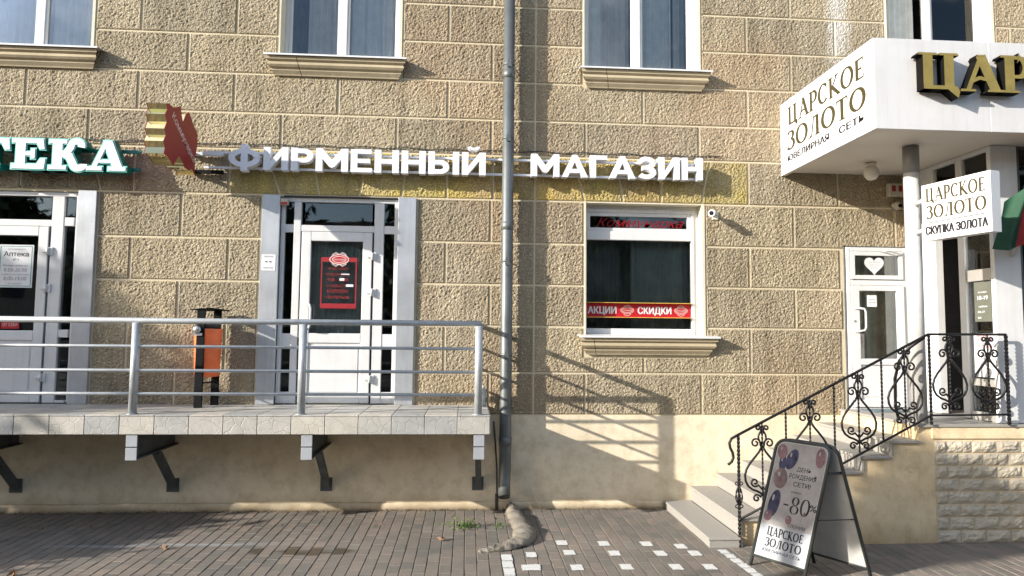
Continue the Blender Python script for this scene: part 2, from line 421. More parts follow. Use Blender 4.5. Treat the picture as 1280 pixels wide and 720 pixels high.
# ---- lettering
def frame(origin, right, upv, normal, size=1.0):
    o, r, u, n = Vector(origin), Vector(right).normalized(), Vector(upv).normalized(), Vector(normal).normalized()
    return lambda a, b_, d: tuple(o+r*a*size+u*b_*size+n*d)
_tc = {}
def textmesh(s, bold=0.0, space=1.0):
    k = (s, bold, space)
    if k in _tc: return _tc[k]
    c = bpy.data.curves.new('t', 'FONT'); c.body = s; c.size = 1; c.offset = bold; c.space_character = space; c.resolution_u = 3
    o = bpy.data.objects.new('t', c); COL.objects.link(o); bpy.context.view_layer.update()
    me = o.to_mesh(); vs = [tuple(v.co) for v in me.vertices]; fs = [tuple(p.vertices) for p in me.polygons]
    o.to_mesh_clear(); bpy.data.objects.remove(o); bpy.data.curves.remove(c)
    _tc[k] = (vs, fs); return _tc[k]
def text(mb, s, fn, width=None, height=None, d=.001, bold=.0, mi=0, center=True, shear=0, x=0, y=0, rot=0, space=1.0):
    """flat lettering; width / height are in fn's units"""
    if bold > .02:      # heavier weights: two thin copies side by side keep the counters open
        hh = height or (width/6)
        for q, ox in enumerate((-1, 0, 1)):
            text(mb, s, fn, width, height, d+.0003*q, .012, mi, center, shear, x+ox*hh*min(.09, bold*1.3), y, rot, space)
        return
    vs, fs = textmesh(s, bold, space)
    x0 = min(v[0] for v in vs); x1 = max(v[0] for v in vs); y0 = 0; y1 = .73
    sc = height/(y1-y0) if height else width/(x1-x0)
    sx = width/(x1-x0) if width else sc
    out = []
    for v in vs:
        a = (v[0]-(x0+x1)/2)*sx if center else (v[0]-x0)*sx
        c = v[1]*sc; a += c*shear
        a, c = a*math.cos(rot)-c*math.sin(rot), a*math.sin(rot)+c*math.cos(rot)
        out.append(fn(x+a, y+c, d))
    mb.add(out, fs, mi)
def stroke_poly(pts, w0, w1=None):
    """polyline -> closed outline with butt ends; w may be a function of direction angle"""
    n = len(pts); L = []; R = []
    for i in range(n):
        p = Vector(pts[i]); a = (p-Vector(pts[i-1])) if i else (Vector(pts[1])-p); c = (Vector(pts[i+1])-p) if i < n-1 else a
        a = a.normalized(); c = c.normalized(); na = Vector((-a.y, a.x)); nc = Vector((-c.y, c.x)); k = na+nc
        k = k/max(.35, k.dot(na))
        ww = w0(math.atan2((a+c).y, (a+c).x)) if callable(w0) else w0+((w1 if w1 is not None else w0)-w0)*i/(n-1)
        L.append(tuple(p+k*ww/2)); R.append(tuple(p-k*ww/2))
    return L, R
def glyph(mb, strokes, fn, d0, d1, mi=0, side=None):
    for q, st in enumerate(strokes):
        e = d1+.0005*q
        if st[0] == 'P': mb.prism(st[1], fn, d0, e, mi, side)
        else:
            L, R = stroke_poly(st[1], st[2], st[3] if len(st) > 3 else None)
            n = len(L); v = [fn(*p, e) for p in L]+[fn(*p, e) for p in R]+[fn(*p, d0) for p in L]+[fn(*p, d0) for p in R]
            o = len(mb.v); mb.v += v
            for i in range(n-1):
                mb.f += [(o+i, o+i+1, o+n+i+1, o+n+i), (o+2*n+i, o+3*n+i, o+3*n+i+1, o+2*n+i+1),
                         (o+i, o+2*n+i, o+2*n+i+1, o+i+1), (o+n+i, o+n+i+1, o+3*n+i+1, o+3*n+i)]
                s_ = mi if side is None else side
                mb.m += [mi, s_, s_, s_]; mb.sm += [False]*4
            mb.f += [(o, o+n, o+3*n, o+2*n), (o+n-1, o+3*n-1, o+4*n-1, o+2*n-1)]; mb.m += [mi if side is None else side]*2; mb.sm += [False]*2
def rp(x0, y0, x1, y1): return ('P', [(x0, y0), (x1, y0), (x1, y1), (x0, y1)])
def bold_glyph(ch):
    w = .225
    st = rp(0, 0, w, 1)
    def bowl(cy, x1=.44, ry=.205): return ('S', [(.1, cy+ry)]+arc(x1, cy, .20, ry, 90, -90, 10)+[(.1, cy-ry)], .2)
    if ch in 'ИЙ':
        g = [st, rp(.60, 0, .60+w, 1), ('P', [(.2, 0.0), (.2, .34), (.62, 1), (.62, .66)])]
        if ch == 'Й': g.append(('S', arc(.41, 1.27, .17, .12, 190, 350, 10), .11))
        return g, .825
    if ch == 'Ф': return [('S', arc(.55, .5, .42, .30, 0, 360, 32), .21), rp(.55-w/2, -.06, .55+w/2, 1.08)], 1.1
    if ch == 'Р': return [st, bowl(.66)], .74
    if ch == 'М': return [st, rp(.86, 0, .86+w, 1), ('P', [(.0, 1), (.22, 1), (.60, .42), (.545, .16), (.46, .2), (.1, .72)]), ('P', [(1.085, 1), (.865, 1), (.485, .42), (.545, .16), (.63, .2), (.985, .72)])], 1.085
    if ch == 'Е': return [st, rp(.2, 0, .72, .19), rp(.2, .81, .70, 1), rp(.2, .41, .65, .59)], .72
    if ch == 'Н': return [st, rp(.60, 0, .60+w, 1), rp(.2, .4, .62, .6)], .825
    if ch == 'Ы': return [st, bowl(.32, .42), rp(.84, 0, .84+w, 1)], 1.065
    if ch == 'А': return [('P', [(0, 0), (.235, 0), (.56, .80), (.60, 1), (.42, 1)]), ('P', [(1.02, 0), (.785, 0), (.46, .80), (.42, 1), (.60, 1)]), rp(.26, .19, .76, .37)], 1.02
    if ch == 'Г': return [st, rp(.2, .81, .66, 1)], .66
    if ch == 'З': return [('S', arc(.34, .715, .26, .185, 150, -85, 14), .2), ('S', arc(.34, .30, .285, .205, 85, -150, 14), .2), rp(.2, .42, .38, .60)], .74
def slab_glyph(ch):
    w = .27; h = .13
    if ch == 'Т': return [rp(.42, 0, .42+w, 1), rp(.0, .84, 1.1, 1), rp(.28, 0, .83, h), ('P', [(0, 1), (.14, 1), (.22, .86), (.10, .62), (-.03, .62)]), ('P', [(1.1, 1), (.96, 1), (.88, .86), (1.0, .62), (1.13, .62)])], 1.12
    if ch == 'Е': return [rp(.12, 0, .12+w, 1), rp(0, 0, .95, .16), rp(0, .86, .9, 1), rp(.3, .44, .62, .57), rp(.56, .34, .67, .67), ('P', [(.98, .35), (.84, .35), (.72, .14), (.8, .0), (.95, .0)]), ('P', [(.95, .66), (.82, .66), (.70, .9), (.76, 1), (.9, 1)])], 1.0
    if ch == 'К': return [rp(.12, 0, .12+w, 1), rp(0, 0, .52, h), rp(0, 1-h, .52, 1), ('S', [(.34, .50), (.52, .56), (.62, .72)]+arc(.80, .80, .16, .15, 190, -20, 10), .20), ('S', [(.42, .52), (.60, .46), (.70, .24)]+arc(.88, .18, .15, .12, 200, 370, 8), .22)], 1.08
    if ch == 'А': return [('S', [(.16, .05), (.52, .97)], .13), ('S', [(.56, .97), (.90, .05)], .27), rp(.25, .26, .8, .36), rp(-.04, 0, .42, h), rp(.60, 0, 1.12, h), rp(.44, .93, .66, 1)], 1.14
    if ch == 'П': return [rp(.12, 0, .12+w, 1), rp(.72, 0, .72+w, 1), rp(0, .86, 1.1, 1), rp(0, 0, .5, h), rp(.6, 0, 1.1, h)], 1.12
def serif_glyph(ch, W):
    th = W*.42
    def ct(a): return th+(W-th)*abs(math.sin(a))**1.5     # thick where the stroke runs vertically
    def stem(x, y0=0, y1=1): return ('P', [(x-W/2, y0), (x+W/2, y0), (x+W/2, y1), (x-W/2, y1)])
    def sf(x, y, k=1.0): return ('P', [(x-W*.5-W*.55*k, y-th*.35), (x+W*.5+W*.55*k, y-th*.35), (x+W*.5+W*.4*k, y+th*.35), (x-W*.5-W*.4*k, y+th*.35)])
    if ch == 'Ц': return [stem(.16), stem(.66), sf(.16, 1), sf(.66, 1), rp(.05, -.0, .80, th*1.1), ('P', [(.62, 0), (.84, th), (.90, -.05), (.86, -.24)])], .92
    if ch == 'А': return [('S', [(.08, .0), (.42, 1.0)], th*1.1), ('S', [(.40, 1.0), (.74, .0)], W*1.05), ('S', [(.18, .26), (.36, .36), (.60, .30)], th), sf(.08, 0, .6), sf(.74, 0, .7), rp(.32, .97, .48, 1.02)], .84
    if ch == 'Р': return [stem(.15), ('S', [(.12, .97), (.36, .97)]+arc(.36, .70, .22, .27, 90, -90, 14)+[(.16, .43)], ct), sf(.15, 0, 1), sf(.12, 1, .6)], .64
    if ch == 'С': return [('S', arc(.42, .5, .34, .48, 42, 318, 26), ct), ('P', [(.64, .92), (.70, .92), (.72, .70), (.68, .70)])], .76
    if ch == 'К': return [stem(.15), sf(.15, 0), sf(.15, 1), ('S', [(.20, .46), (.40, .66), (.62, 1.0)], th), ('S', [(.26, .52), (.50, .26), (.76, .0)], W, W*.8), sf(.60, 1, .3), sf(.74, 0, .4)], .80
    if ch == 'О': return [('S', arc(.44, .5, .37, .48, 90, 450, 34), ct)], .88
    if ch == 'Е': return [stem(.15), rp(.05, 0, .56, th), rp(.05, 1-th, .54, 1), rp(.2, .5-th/2, .46, .5+th/2), ('P', [(.54, 0), (.58, .0), (.62, .2), (.58, .2)]), ('P', [(.52, 1), (.57, 1), (.58, .82), (.55, .82)]), rp(.44, .40, .47, .60)], .66
    if ch == 'З': return [('S', arc(.28, .76, .22, .21, 150, -85, 16), ct), ('S', arc(.28, .28, .27, .27, 85, -150, 16), ct), ('P', [(.05, .92), (.1, .92), (.08, .74), (.05, .74)])], .62
    if ch == 'Л': return [('S', [(.08, .02), (.2, .1), (.36, .97)], th), stem(.60), rp(.32, 1-th, .7, 1.0), sf(.60, 0, .7), sf(.08, 0, .3)], .78
    if ch == 'Т': return [stem(.34), rp(.0, 1-th, .68, 1), sf(.34, 0), ('P', [(.0, 1), (.04, 1), (.03, .80), (-.02, .80)]), ('P', [(.68, 1), (.64, 1), (.65, .80), (.70, .80)])], .70
def word_layout(s, fnc, gap):
    x = 0; out = []
    for c in s:
        g, wd = fnc(c); out.append((c, x, g, wd)); x += wd+gap
    return out, x-gap
def flat_serif(mb, s, fn, x0, x1, y0, h, W,  gap=.10, d=.001, mi=0):
    lay, tot = word_layout(s, lambda c: serif_glyph(c, W), gap)
    k = (x1-x0)/tot
    for (c, x, g, wd) in lay:
        glyph(mb, g, lambda a, b_, dd, x=x: fn(x0+(x+a)*k, y0+b_*h, dd), -.0005, d, mi)

# ------------------------------------------------------------------ ground and pavement
WY = 8.4
mb = MB(); mb.add([(-400, -400, -.03), (400, -400, -.03), (400, 400, -.03), (-400, 400, -.03)], [(0, 1, 2, 3)])
tag(mb.build('street_ground', 'asphalt'), kind='structure')
mb = MB(); mb.box(-16, 18, -1.5, WY+.3, -.2, -.007)
pave = tag(mb.build('pavement', 'joint_sand'), kind='structure')
BW, BL, J = .117, .214, .004
bricks = []
for i in range(int(-9.5/BW), int(9.5/BW)):
    off = .5*(i % 2)
    for j in range(int(2.8/BL), int(8.5/BL)+2):
        x0 = i*BW; y0 = (j-off)*BL; y1 = y0+BL
        if y1 > WY: y1 = WY
        if y0 > WY-.03 or y0 < 2.8: continue
        bricks.append((x0, y0, y1, i, j))
def inview(x, y):
    v = Vector((x, y, 0))-Vector((0, 0, 2.14)); dz = v.dot(fw)
    return dz > 0 and abs(v.dot(r2)/dz*837.3) < 640 and v.dot(u2)/dz*837.3 > -362
BP = [MB() for _ in range(6)]
def brick_geo(mb, x0, x1, y0, y1, t1, t2, t3, t4, c=.0045):
    b0 = -.012
    v = [(x0, y0, b0), (x1, y0, b0), (x1, y1, b0), (x0, y1, b0), (x0, y0, t1-c), (x1, y0, t2-c), (x1, y1, t3-c), (x0, y1, t4-c),
         (x0+c, y0+c, t1), (x1-c, y0+c, t2), (x1-c, y1-c, t3), (x0+c, y1-c, t4)]
    mb.add(v, [(8, 9, 10, 11), (4, 5, 9, 8), (5, 6, 10, 9), (6, 7, 11, 10), (7, 4, 8, 11), (0, 1, 5, 4), (1, 2, 6, 5), (2, 3, 7, 6), (3, 0, 4, 7)])
vis = [q for q in bricks if inview(q[0]+BW/2, q[1]+BL/2) and q[2]-q[1] > BL*.9]
vis.sort(key=lambda q: (q[0]+.05)**2+(q[1]+.1)**2)
single = set((q[3], q[4]) for q in vis[:290])
protos = []
for k in range(6):
    r = random.Random(k); tt = [r.uniform(-.002, .002) for _ in range(4)]
    mbk = MB(); brick_geo(mbk, J/2+.001, BW-J/2-.001, J/2-.0015, BL-J/2+.0015, *tt)
    ob = mbk.build('paving_brick', 'paving_brick'); protos.append(ob.data); bpy.data.objects.remove(ob)
rest = MB()
for q in bricks:
    if (q[3], q[4]) in single:
        o = bpy.data.objects.new('paving_brick', random.choice(protos)); COL.objects.link(o); o.location = (q[0], q[1], random.uniform(-.0015, .0015)); o.parent = pave
    else:
        tt = [random.uniform(-.003, .003) for _ in range(4)]
        brick_geo(rest, q[0]+J/2+.001, q[0]+BW-J/2-.001, q[1]+J/2-.0015, q[2]-J/2+.0015, *tt)
tag(rest.build('paving_bricks', 'paving_brick', pave, recalc=False), kind='stuff')

# painted marks on the bricks
def mark(name, x0, x1, y0, y1):
    mb = MB(); r = random
    pts = []
    for (ax, ay, bx, by) in ((x0, y0, x1, y0), (x1, y0, x1, y1), (x1, y1, x0, y1), (x0, y1, x0, y0)):
        for k in range(5):
            f = k/5; pts.append((ax+(bx-ax)*f+r.uniform(-.005, .005), ay+(by-ay)*f+r.uniform(-.006, .006)))
    n = len(pts); c = ((x0+x1)/2, (y0+y1)/2)
    v = [(*c, .0055)]+[(a, b_, .0050) for a, b_ in pts]
    mb.add(v, [(0, 1+i, 1+(i+1) % n) for i in range(n)])
    return mb.build(name, 'paint_white', pave)
for (x, y) in [(.67, 7.07), (.56, 6.74), (.58, 6.31), (1.0, 7.04), (1.03, 6.73), (1.04, 6.30), (1.43, 7.0), (1.475, 6.69), (1.5, 6.30),
               (1.87, 6.97), (1.93, 6.67), (1.965, 6.28), (2.2, 6.88), (2.27, 6.66), (2.28, 6.27)][:]:
    if (x, y) == (.67, 7.07) or (x, y) == (.56, 6.74): continue
    mark('painted_square', x-.055, x+.055, y-.075, y+.075)
mark('painted_square', .60, .70, 6.60, 6.75); mark('painted_square', .60, .70, 6.24, 6.40)
for k in range(5): mark('line_segment', .355, .455, 6.70-(k+1)*.19, 6.70-k*.19-.012)
for k in range(8): mark('line_segment', 2.535+k*.01, 2.63+k*.01, 6.77-(k+1)*.135, 6.77-k*.135-.012)

# ------------------------------------------------------------------ the building
bld = empty('apartment_building', (0, WY, 0), 'tan plastered building of rough stone-look blocks with cream plinth behind everything', 'building')
OPEN = [  # x0,x1,z0,z1
    (-6.22, -4.69, 5.60, 7.5), (-2.42, -.91, 5.60, 7.5), (1.45, 2.98, 5.60, 7.5), (5.55, 7.06, 5.60, 7.5),
    (1.475, 3.01, 2.14, 3.85), (-2.34, -.88, 1.27, 3.83), (-6.66, -4.735, 1.27, 3.83), (4.90, 5.72, 1.20, 3.33)]
xs = sorted({-15, 17} | {o[0] for o in OPEN} | {o[1] for o in OPEN}); zs = sorted({-.2, 9.5} | {o[2] for o in OPEN} | {o[3] for o in OPEN})
mb = MB()
def inop(x, z): return any(o[0] < x < o[1] and o[2] < z < o[3] for o in OPEN)
for i in range(len(xs)-1):
    for j in range(len(zs)-1):
        if inop((xs[i]+xs[i+1])/2, (zs[j]+zs[j+1])/2): continue
        mb.add([(xs[i], WY, zs[j]), (xs[i+1], WY, zs[j]), (xs[i+1], WY, zs[j+1]), (xs[i], WY, zs[j+1])], [(0, 1, 2, 3)])
mb.add([(-15, WY, 9.5), (17, WY, 9.5), (17, WY+10, 9.5), (-15, WY+10, 9.5), (-15, WY+10, -.2), (17, WY+10, -.2), (-15, WY, -.2), (17, WY, -.2)], [(0, 1, 2, 3), (3, 2, 5, 4), (6, 0, 3, 4), (1, 7, 5, 2)])
mb.build('wall', 'joint_plaster', bld, recalc=False)
# plinth: smooth skin 6 mm proud
mb = MB()
xsp = [-15, -2.34, -.88, 17]
mb.box(-15, 17, WY-.012, WY+.0, -.1, 1.145)
mb.build('plinth', 'cream_plaster', bld)
# bumpy kerb of plaster at the foot
mb = MB(); rings = []
x = -7.0
while x < 2.48:
    r = random.uniform(-.006, .006)
    rings.append([(x, WY-.010, .105+r), (x, WY-.030+r, .085+r), (x, WY-.036+r, -.01), (x, WY-.0, -.01)]); x += .06
mb.quadstrip(rings, 0, True, True, True); mb.build('plinth_footing', 'cream_plaster', bld)

ZR = [1.15, 1.67, 2.25, 2.77, 3.30, 3.85, 4.42, 4.88, 5.38, 5.88, 6.38, 6.90, 7.5]
EVEN = [-8.1, -6.8, -5.44, -4.11, -2.95, -1.67, -.29, .83, 2.23, 3.62, 4.83, 6.1, 7.3, 8.6]
ODD = [-8.7, -7.4, -6.1, -4.68, -3.53, -2.36, -.93, .27, .83, 1.48, 2.97, 4.22, 5.59, 6.9, 8.1]
def cut(rect, ops):
    """list of polygons left of the rectangle once the openings are taken out"""
    x0, x1, z0, z1 = rect; polys = [[(x0, z0), (x1, z0), (x1, z1), (x0, z1)]]
    for (a, b_, c, d) in ops:
        if b_ <= x0+.001 or a >= x1-.001 or c >= z1-.001 or d <= z0+.02: continue
        new = []
        for p in polys:
            px0 = min(q[0] for q in p); px1 = max(q[0] for q in p)
            if len(p) != 4 or b_ <= px0 or a >= px1: new.append(p); continue
            if c <= z0+.03:          # full height
                if a-px0 > .05: new.append([(px0, z0), (a, z0), (a, z1), (px0, z1)])
                if px1-b_ > .05: new.append([(b_, z0), (px1, z0), (px1, z1), (b_, z1)])
            else:
                P = [(px0, z0), (px1, z0)]
                if px1-b_ > .05: P += [(px1, z1), (b_, z1), (b_, c), ]
                else: P += [(px1, c)]
                if a-px0 > .05: P += [(a, c), (a, z1), (px0, z1)]
                else: P += [(px0, c)]
                new.append(P)
        polys = new
    return polys
# cut-outs for the blocks: openings plus trims and sills that sit on the wall
CUT = [(-6.5, -4.66, 5.36, 7.6), (-2.435, -.88, 5.36, 7.6), (1.435, 3.01, 5.36, 7.6), (5.535, 7.09, 5.36, 7.6),
       (1.46, 3.04, 1.88, 3.85), (-2.57, -.65, 1.1, 3.85), (-7.0, -4.51, 1.1, 3.85), (4.86, 9.0, 1.1, 3.31), (5.74, 9.0, 3.3, 4.4)]
from mathutils import noise as mnoise
def relief(x, z):
    v = Vector((x, 3.7, z))
    a = mnoise.noise(v*46)+.6*mnoise.noise(v*80+Vector((9, 4, 2)))
    d = mnoise.voronoi(v*36)[0][0]
    return .0095*a-.011*d+.003*mnoise.noise(v*6)
def inpoly(p, poly):
    c = False; n = len(poly)
    for i in range(n):
        (x1, y1), (x2, y2) = poly[i-1], poly[i]
        if (y1 > p[1]) != (y2 > p[1]) and p[0] < (x2-x1)*(p[1]-y1)/(y2-y1)+x1: c = not c
    return c
def lines(vals, step):
    out = []
    for a, b_ in zip(vals, vals[1:]):
        n = max(1, round((b_-a)/step)); out += [a+(b_-a)*k/n for k in range(n)]
    return out+[vals[-1]]
def block_poly(mb, P, y=WY, proud=.014, gap=.011, ch=.014, step=.0118):
    a = inset(P, gap); b_ = inset(P, gap+ch); n = len(a)
    rim = [(i, (i+1) % n, n+(i+1) % n, n+i) for i in range(n)]+[(n+i, n+(i+1) % n, 2*n+(i+1) % n, 2*n+i) for i in range(n)]
    vs = [(u, y+.002, v) for u, v in a]+[(u, y-proud*.55, v) for u, v in inset(P, gap+.002)]+[(u, y-proud, v) for u, v in b_]
    xa, xb = min(q[0] for q in P), max(q[0] for q in P); za, zb = min(q[1] for q in P), max(q[1] for q in P)
    near = xb > -6.3 and xa < 7.4 and za < 6.9
    if not near:
        mb.add(vs, [tuple(range(2*n, 3*n))]+rim); return
    mb.add(vs, rim)
    slant = len(b_) == 4
    if slant:
        nx = max(2, round((xb-xa)/step)); nz = max(2, round((zb-za)/step)); g = []; fs = []
        c0, c1, c2, c3 = [Vector(q) for q in b_]
        for jz in range(nz+1):
            l, r_ = c0.lerp(c3, jz/nz), c1.lerp(c2, jz/nz)
            for ix in range(nx+1):
                q = l.lerp(r_, ix/nx); e = ix in (0, nx) or jz in (0, nz)
                g.append((q.x, y-proud-(0 if e else relief(q.x, q.y)+.003), q.y))
        fs = [(k*(nx+1)+i, k*(nx+1)+i+1, (k+1)*(nx+1)+i+1, (k+1)*(nx+1)+i) for k in range(nz) for i in range(nx)]
    else:
        X = lines(sorted({round(q[0], 5) for q in b_}), step); Z = lines(sorted({round(q[1], 5) for q in b_}), step)
        ok = {(i, k) for i in range(len(X)-1) for k in range(len(Z)-1) if inpoly(((X[i]+X[i+1])/2, (Z[k]+Z[k+1])/2), b_)}
        idx = {}; g = []; fs = []
        def vid(i, k):
            if (i, k) not in idx:
                e = not all(c in ok for c in ((i-1, k-1), (i, k-1), (i-1, k), (i, k)))
                idx[(i, k)] = len(g); g.append((X[i], y-proud-(0 if e else relief(X[i], Z[k])+.003), Z[k]))
            return idx[(i, k)]
        for (i, k) in ok: fs.append((vid(i, k), vid(i+1, k), vid(i+1, k+1), vid(i, k+1)))
    mb.add(g, fs, 0, True)
for r in range(len(ZR)-1):
    z0, z1 = ZR[r], ZR[r+1]
    js = ODD if r % 2 == 0 else EVEN
    if r == 5:
        # course with flat arches of wedge stones above the openings
        def P(xb, xt): return (xb, xt)
        J6 = [(-8.1, -8.1), (-7.0, -7.2), (-6.4, -6.55), (-5.44, -5.44), (-4.5, -4.65), (-4.11, -4.11), (-2.97, -2.97), (-2.35, -2.55), (-1.87, -1.98), (-1.38, -1.28), (-.86, -.76), (-.29, -.29), (.30, .30), (.83, .83), (1.47, 1.33), (1.97, 1.88), (2.46, 2.50), (3.0, 3.12), (3.62, 3.62), (4.83, 4.83), (6.1, 6.1), (7.3, 7.3), (8.6, 8.6)]
        for (a, b_) in zip(J6, J6[1:]):
            zt = z1 if b_[0] < 4.84 else z1
            zb = z0 if b_[0] < 4.84 else z0
            if a[0] >= 5.7: zb = 4.4
            if zt-zb < .1: continue
            mb = MB(); block_poly(mb, [(a[0], zb), (b_[0], zb), (b_[1], zt), (a[1], zt)])
            o = mb.build('wall_block', 'rough_plaster_yellow' if (-2.98 < a[0] < 3.5) else 'rough_plaster', bld)
        continue
    for a, b_ in zip(js, js[1:]):
        if r in (0, 1, 2, 3, 4) and a > 5.7: continue
        for Pq in cut((a, b_, z0, z1), CUT):
            if max(q[0] for q in Pq)-min(q[0] for q in Pq) < .08: continue
            mb = MB(); block_poly(mb, Pq); mb.build('wall_block', 'rough_plaster', bld)

def fold_sheet(x0, x1, y, z0, z1, amp, per, seed=0, gather=0.0):
    mb = MB(); r = random.Random(seed); n = int((x1-x0)/.012)+2; ph = r.random()*6
    cols = []
    for i in range(n):
        f = i/(n-1); x = x0+(x1-x0)*f
        yy = y+amp*(math.sin(x/per*2*PI+ph+1.3*math.sin(x*3.1+ph))+.4*math.sin(x/per*4.7+ph*2))
        cols.append((x, yy))
    v = [(x+(gather*(x0-x)*.25 if gather else 0), yy*1.0, z0) for x, yy in cols]+[(x, yy, z1) for x, yy in cols]
    mb.add(v, [(i, i+1, n+i+1, n+i) for i in range(n-1)], 0, True)
    return mb
def room(x0, x1, z0, z1, parent, y0=WY+.17, d=1.6, mat='dark_room'):
    e = .05
    mb = MB(); a, b_, c, f = x0-e, x1+e, z0-e, z1+e
    mb.add([(a, y0, c), (b_, y0, c), (b_, y0, f), (a, y0, f), (a, y0+d, c), (b_, y0+d, c), (b_, y0+d, f), (a, y0+d, f)],
           [(4, 5, 6, 7), (0, 1, 5, 4), (3, 2, 6, 7), (0, 4, 7, 3), (1, 2, 6, 5)])
    return mb.build('room_interior', mat, parent)
def ring(mb, x0, x1, z0, z1, w, y0, y1, ch=.004, mi=0, wb=None, wt=None):
    wb = wb or w; wt = wt or w
    mb.box(x0, x0+w, y0, y1, z0, z1, mi, ch); mb.box(x1-w, x1, y0, y1, z0, z1, mi, ch)
    mb.box(x0+w, x1-w, y0+.001, y1-.001, z0, z0+wb, mi, ch); mb.box(x0+w, x1-w, y0+.001, y1-.001, z1-wt, z1, mi, ch)
def reveal(x0, x1, z0, z1, parent, d=.16, t=.012, mat='reveal_plaster', bottom=True):
    mb = MB()
    mb.box(x0-.008, x0+t, WY-.016, WY+d, z0, z1); mb.box(x1-t, x1+.022, WY-.016, WY+d, z0, z1)
    mb.box(x0+t, x1-t, WY-.008, WY+d, z1-t, z1+.0)
    if bottom: mb.box(x0+t, x1-t, WY+.0, WY+d, z0-.0, z0+t)
    return mb.build('reveal', mat, parent)
def sill(x0, x1, zt, parent, cracks=(), plate=True):
    """moulded sill, two rolls over a slanting base, with a thin metal plate on top"""
    w = empty_part('window_sill', parent)
    prof = [(0, -.02), (.135, -.02), (.135, -.065), (.105, -.085), (.112, -.105), (.118, -.125), (.100, -.150), (.070, -.165), (.074, -.185), (.045, -.225), (.040, -.24), (0, -.24)]
    mbp = MB(); xc = [x0]+[c for c in cracks]+[x1]
    for a, b_ in zip(xc, xc[1:]):
        a2 = a+(.004 if a != x0 else 0); b2 = b_-(.004 if b_ != x1 else 0)
        rings = []
        for (xx, sg) in ((a2, 1 if a == x0 else 0), (b2, -1 if b_ == x1 else 0)):
            rings.append([(xx+sg*(.135-d)*.9+(0 if sg else (-z-.02)*.25 if cracks else 0), WY-d, zt+z) for d, z in prof])
        n = len(prof); v = rings[0]+rings[1]
        mbp.add(v, [(i, (i+1) % n, n+(i+1) % n, n+i) for i in range(n)]+[tuple(range(n)), tuple(range(n, 2*n))[::-1]])
    mbp.build('sill_moulding', 'sill_stone', w)
    if plate:
        mb = MB()
        mb.add([(x0-.02, WY-.165, zt-.012), (x1+.02, WY-.165, zt-.012), (x1+.02, WY+.12, zt+.012), (x0-.02, WY+.12, zt+.012),
                (x0-.02, WY-.165, zt-.004), (x1+.02, WY-.165, zt-.004), (x1+.02, WY+.12, zt+.020), (x0-.02, WY+.12, zt+.020),
                (x0-.02, WY-.167, zt-.026), (x1+.02, WY-.167, zt-.026)],
               [(4, 5, 6, 7), (0, 3, 2, 1), (8, 9, 5, 4), (1, 2, 6, 5), (0, 4, 7, 3), (0, 1, 9, 8), (2, 3, 7, 6)])
        mb.build('sill_plate', 'white_pvc', w)
    return w
def empty_part(name, parent):
    o = bpy.data.objects.new(name, None); COL.objects.link(o); o.empty_display_size = .1; link(o, parent); return o
def pane(x0, x1, z0, z1, y, parent, mat='glass'):
    mb = MB(); mb.box(x0, x1, y, y+.006, z0, z1); return mb.build('pane', mat, parent)

def upper_window(x0, x1, z0, z1, mull, curtains, opened=False):
    w = empty_part('window', bld)
    reveal(x0, x1, z0, z1, w, .3)
    mb = MB(); y0, y1 = WY+.19, WY+.26
    ring(mb, x0+.012, x1-.012, z0+.012, z1-.012, .045, y0, y1, wb=.035)
    mb.box(mull-.04, mull+.04, y0-.002, y1, z0+.047, z1-.057, 0, .004)
    mb.build('frame', 'white_pvc', w)
    mb = MB()
    if not opened: ring(mb, x0+.058, mull-.041, z0+.048, z1-.058, .042, y0+.012, y1-.012, wb=.04); pane(x0+.10, mull-.083, z0+.088, z1-.1, y0+.03, w, 'glass_upper')
    ring(mb, mull+.041, x1-.058, z0+.048, z1-.058, .032, y0+.012, y1-.012, wb=.03)
    mb.build('sash', 'white_pvc' if not curtains.get('beige') else 'cream_paint', w)
    pane(mull+.073, x1-.09, z0+.078, z1-.09, y0+.03, w, 'glass_upper')
    if opened:
        # left sash tilted inwards at the top
        mb = MB(); a, b_, c, d = x0+.058, mull-.08, z0+.05, z0+.80
        ring(mb, a, b_, c, d, .06, -.03, .03)
        k = .23
        mb.v = [(x, y0+.05+y+(z-c)*k, z) for x, y, z in mb.v]
        mb.build('open_sash', 'white_pvc', w)
        mb = MB(); mb.add([(a+.05, y0+.05+.05*k, c+.05), (b_-.05, y0+.05+.05*k, c+.05), (b_-.05, y0+.05+(d-c-.05)*k, d-.05), (a+.05, y0+.05+(d-c-.05)*k, d-.05)], [(0, 1, 2, 3)])
        mb.build('pane', 'glass_upper', w)
    for i, (a, b_, mat) in enumerate(curtains['c']):
        fold_sheet(a, b_, WY+.315+.015*i, z0-.02, z1, .018, .09, int(a*10)+3).build('curtain', mat, w)
    room(x0, x1, z0, z1, w, WY+.29, 1.5, 'dim_room')
    return w
upper_window(-6.22, -4.69, 5.60, 7.5, -5.43, {'c': [(-6.1, -5.45, 'curtain_blue'), (-5.44, -4.7, 'curtain_blue')]})
upper_window(-2.42, -.91, 5.60, 7.5, -1.66, {'c': [(-2.14, -1.66, 'curtain_beige'), (-1.66, -1.40, 'curtain_blue'), (-1.41, -.93, 'curtain_blue')]})
upper_window(1.45, 2.98, 5.60, 7.5, 2.21, {'c': [(1.45, 1.74, 'curtain_grey'), (1.74, 2.13, 'curtain_beige'), (2.2, 2.72, 'curtain_grey'), (2.74, 2.98, 'door_curtain')]})
upper_window(5.55, 7.06, 5.60, 7.5, 6.29, {'c': [(5.62, 6.15, 'curtain_grey'), (6.3, 6.75, 'curtain_blue')]}, True)
sill(-6.4, -4.56, 5.60, bld)
sill(-2.55, -.83, 5.60, bld, (-2.18,))
sill(1.41, 3.09, 5.575, bld, (1.72,))
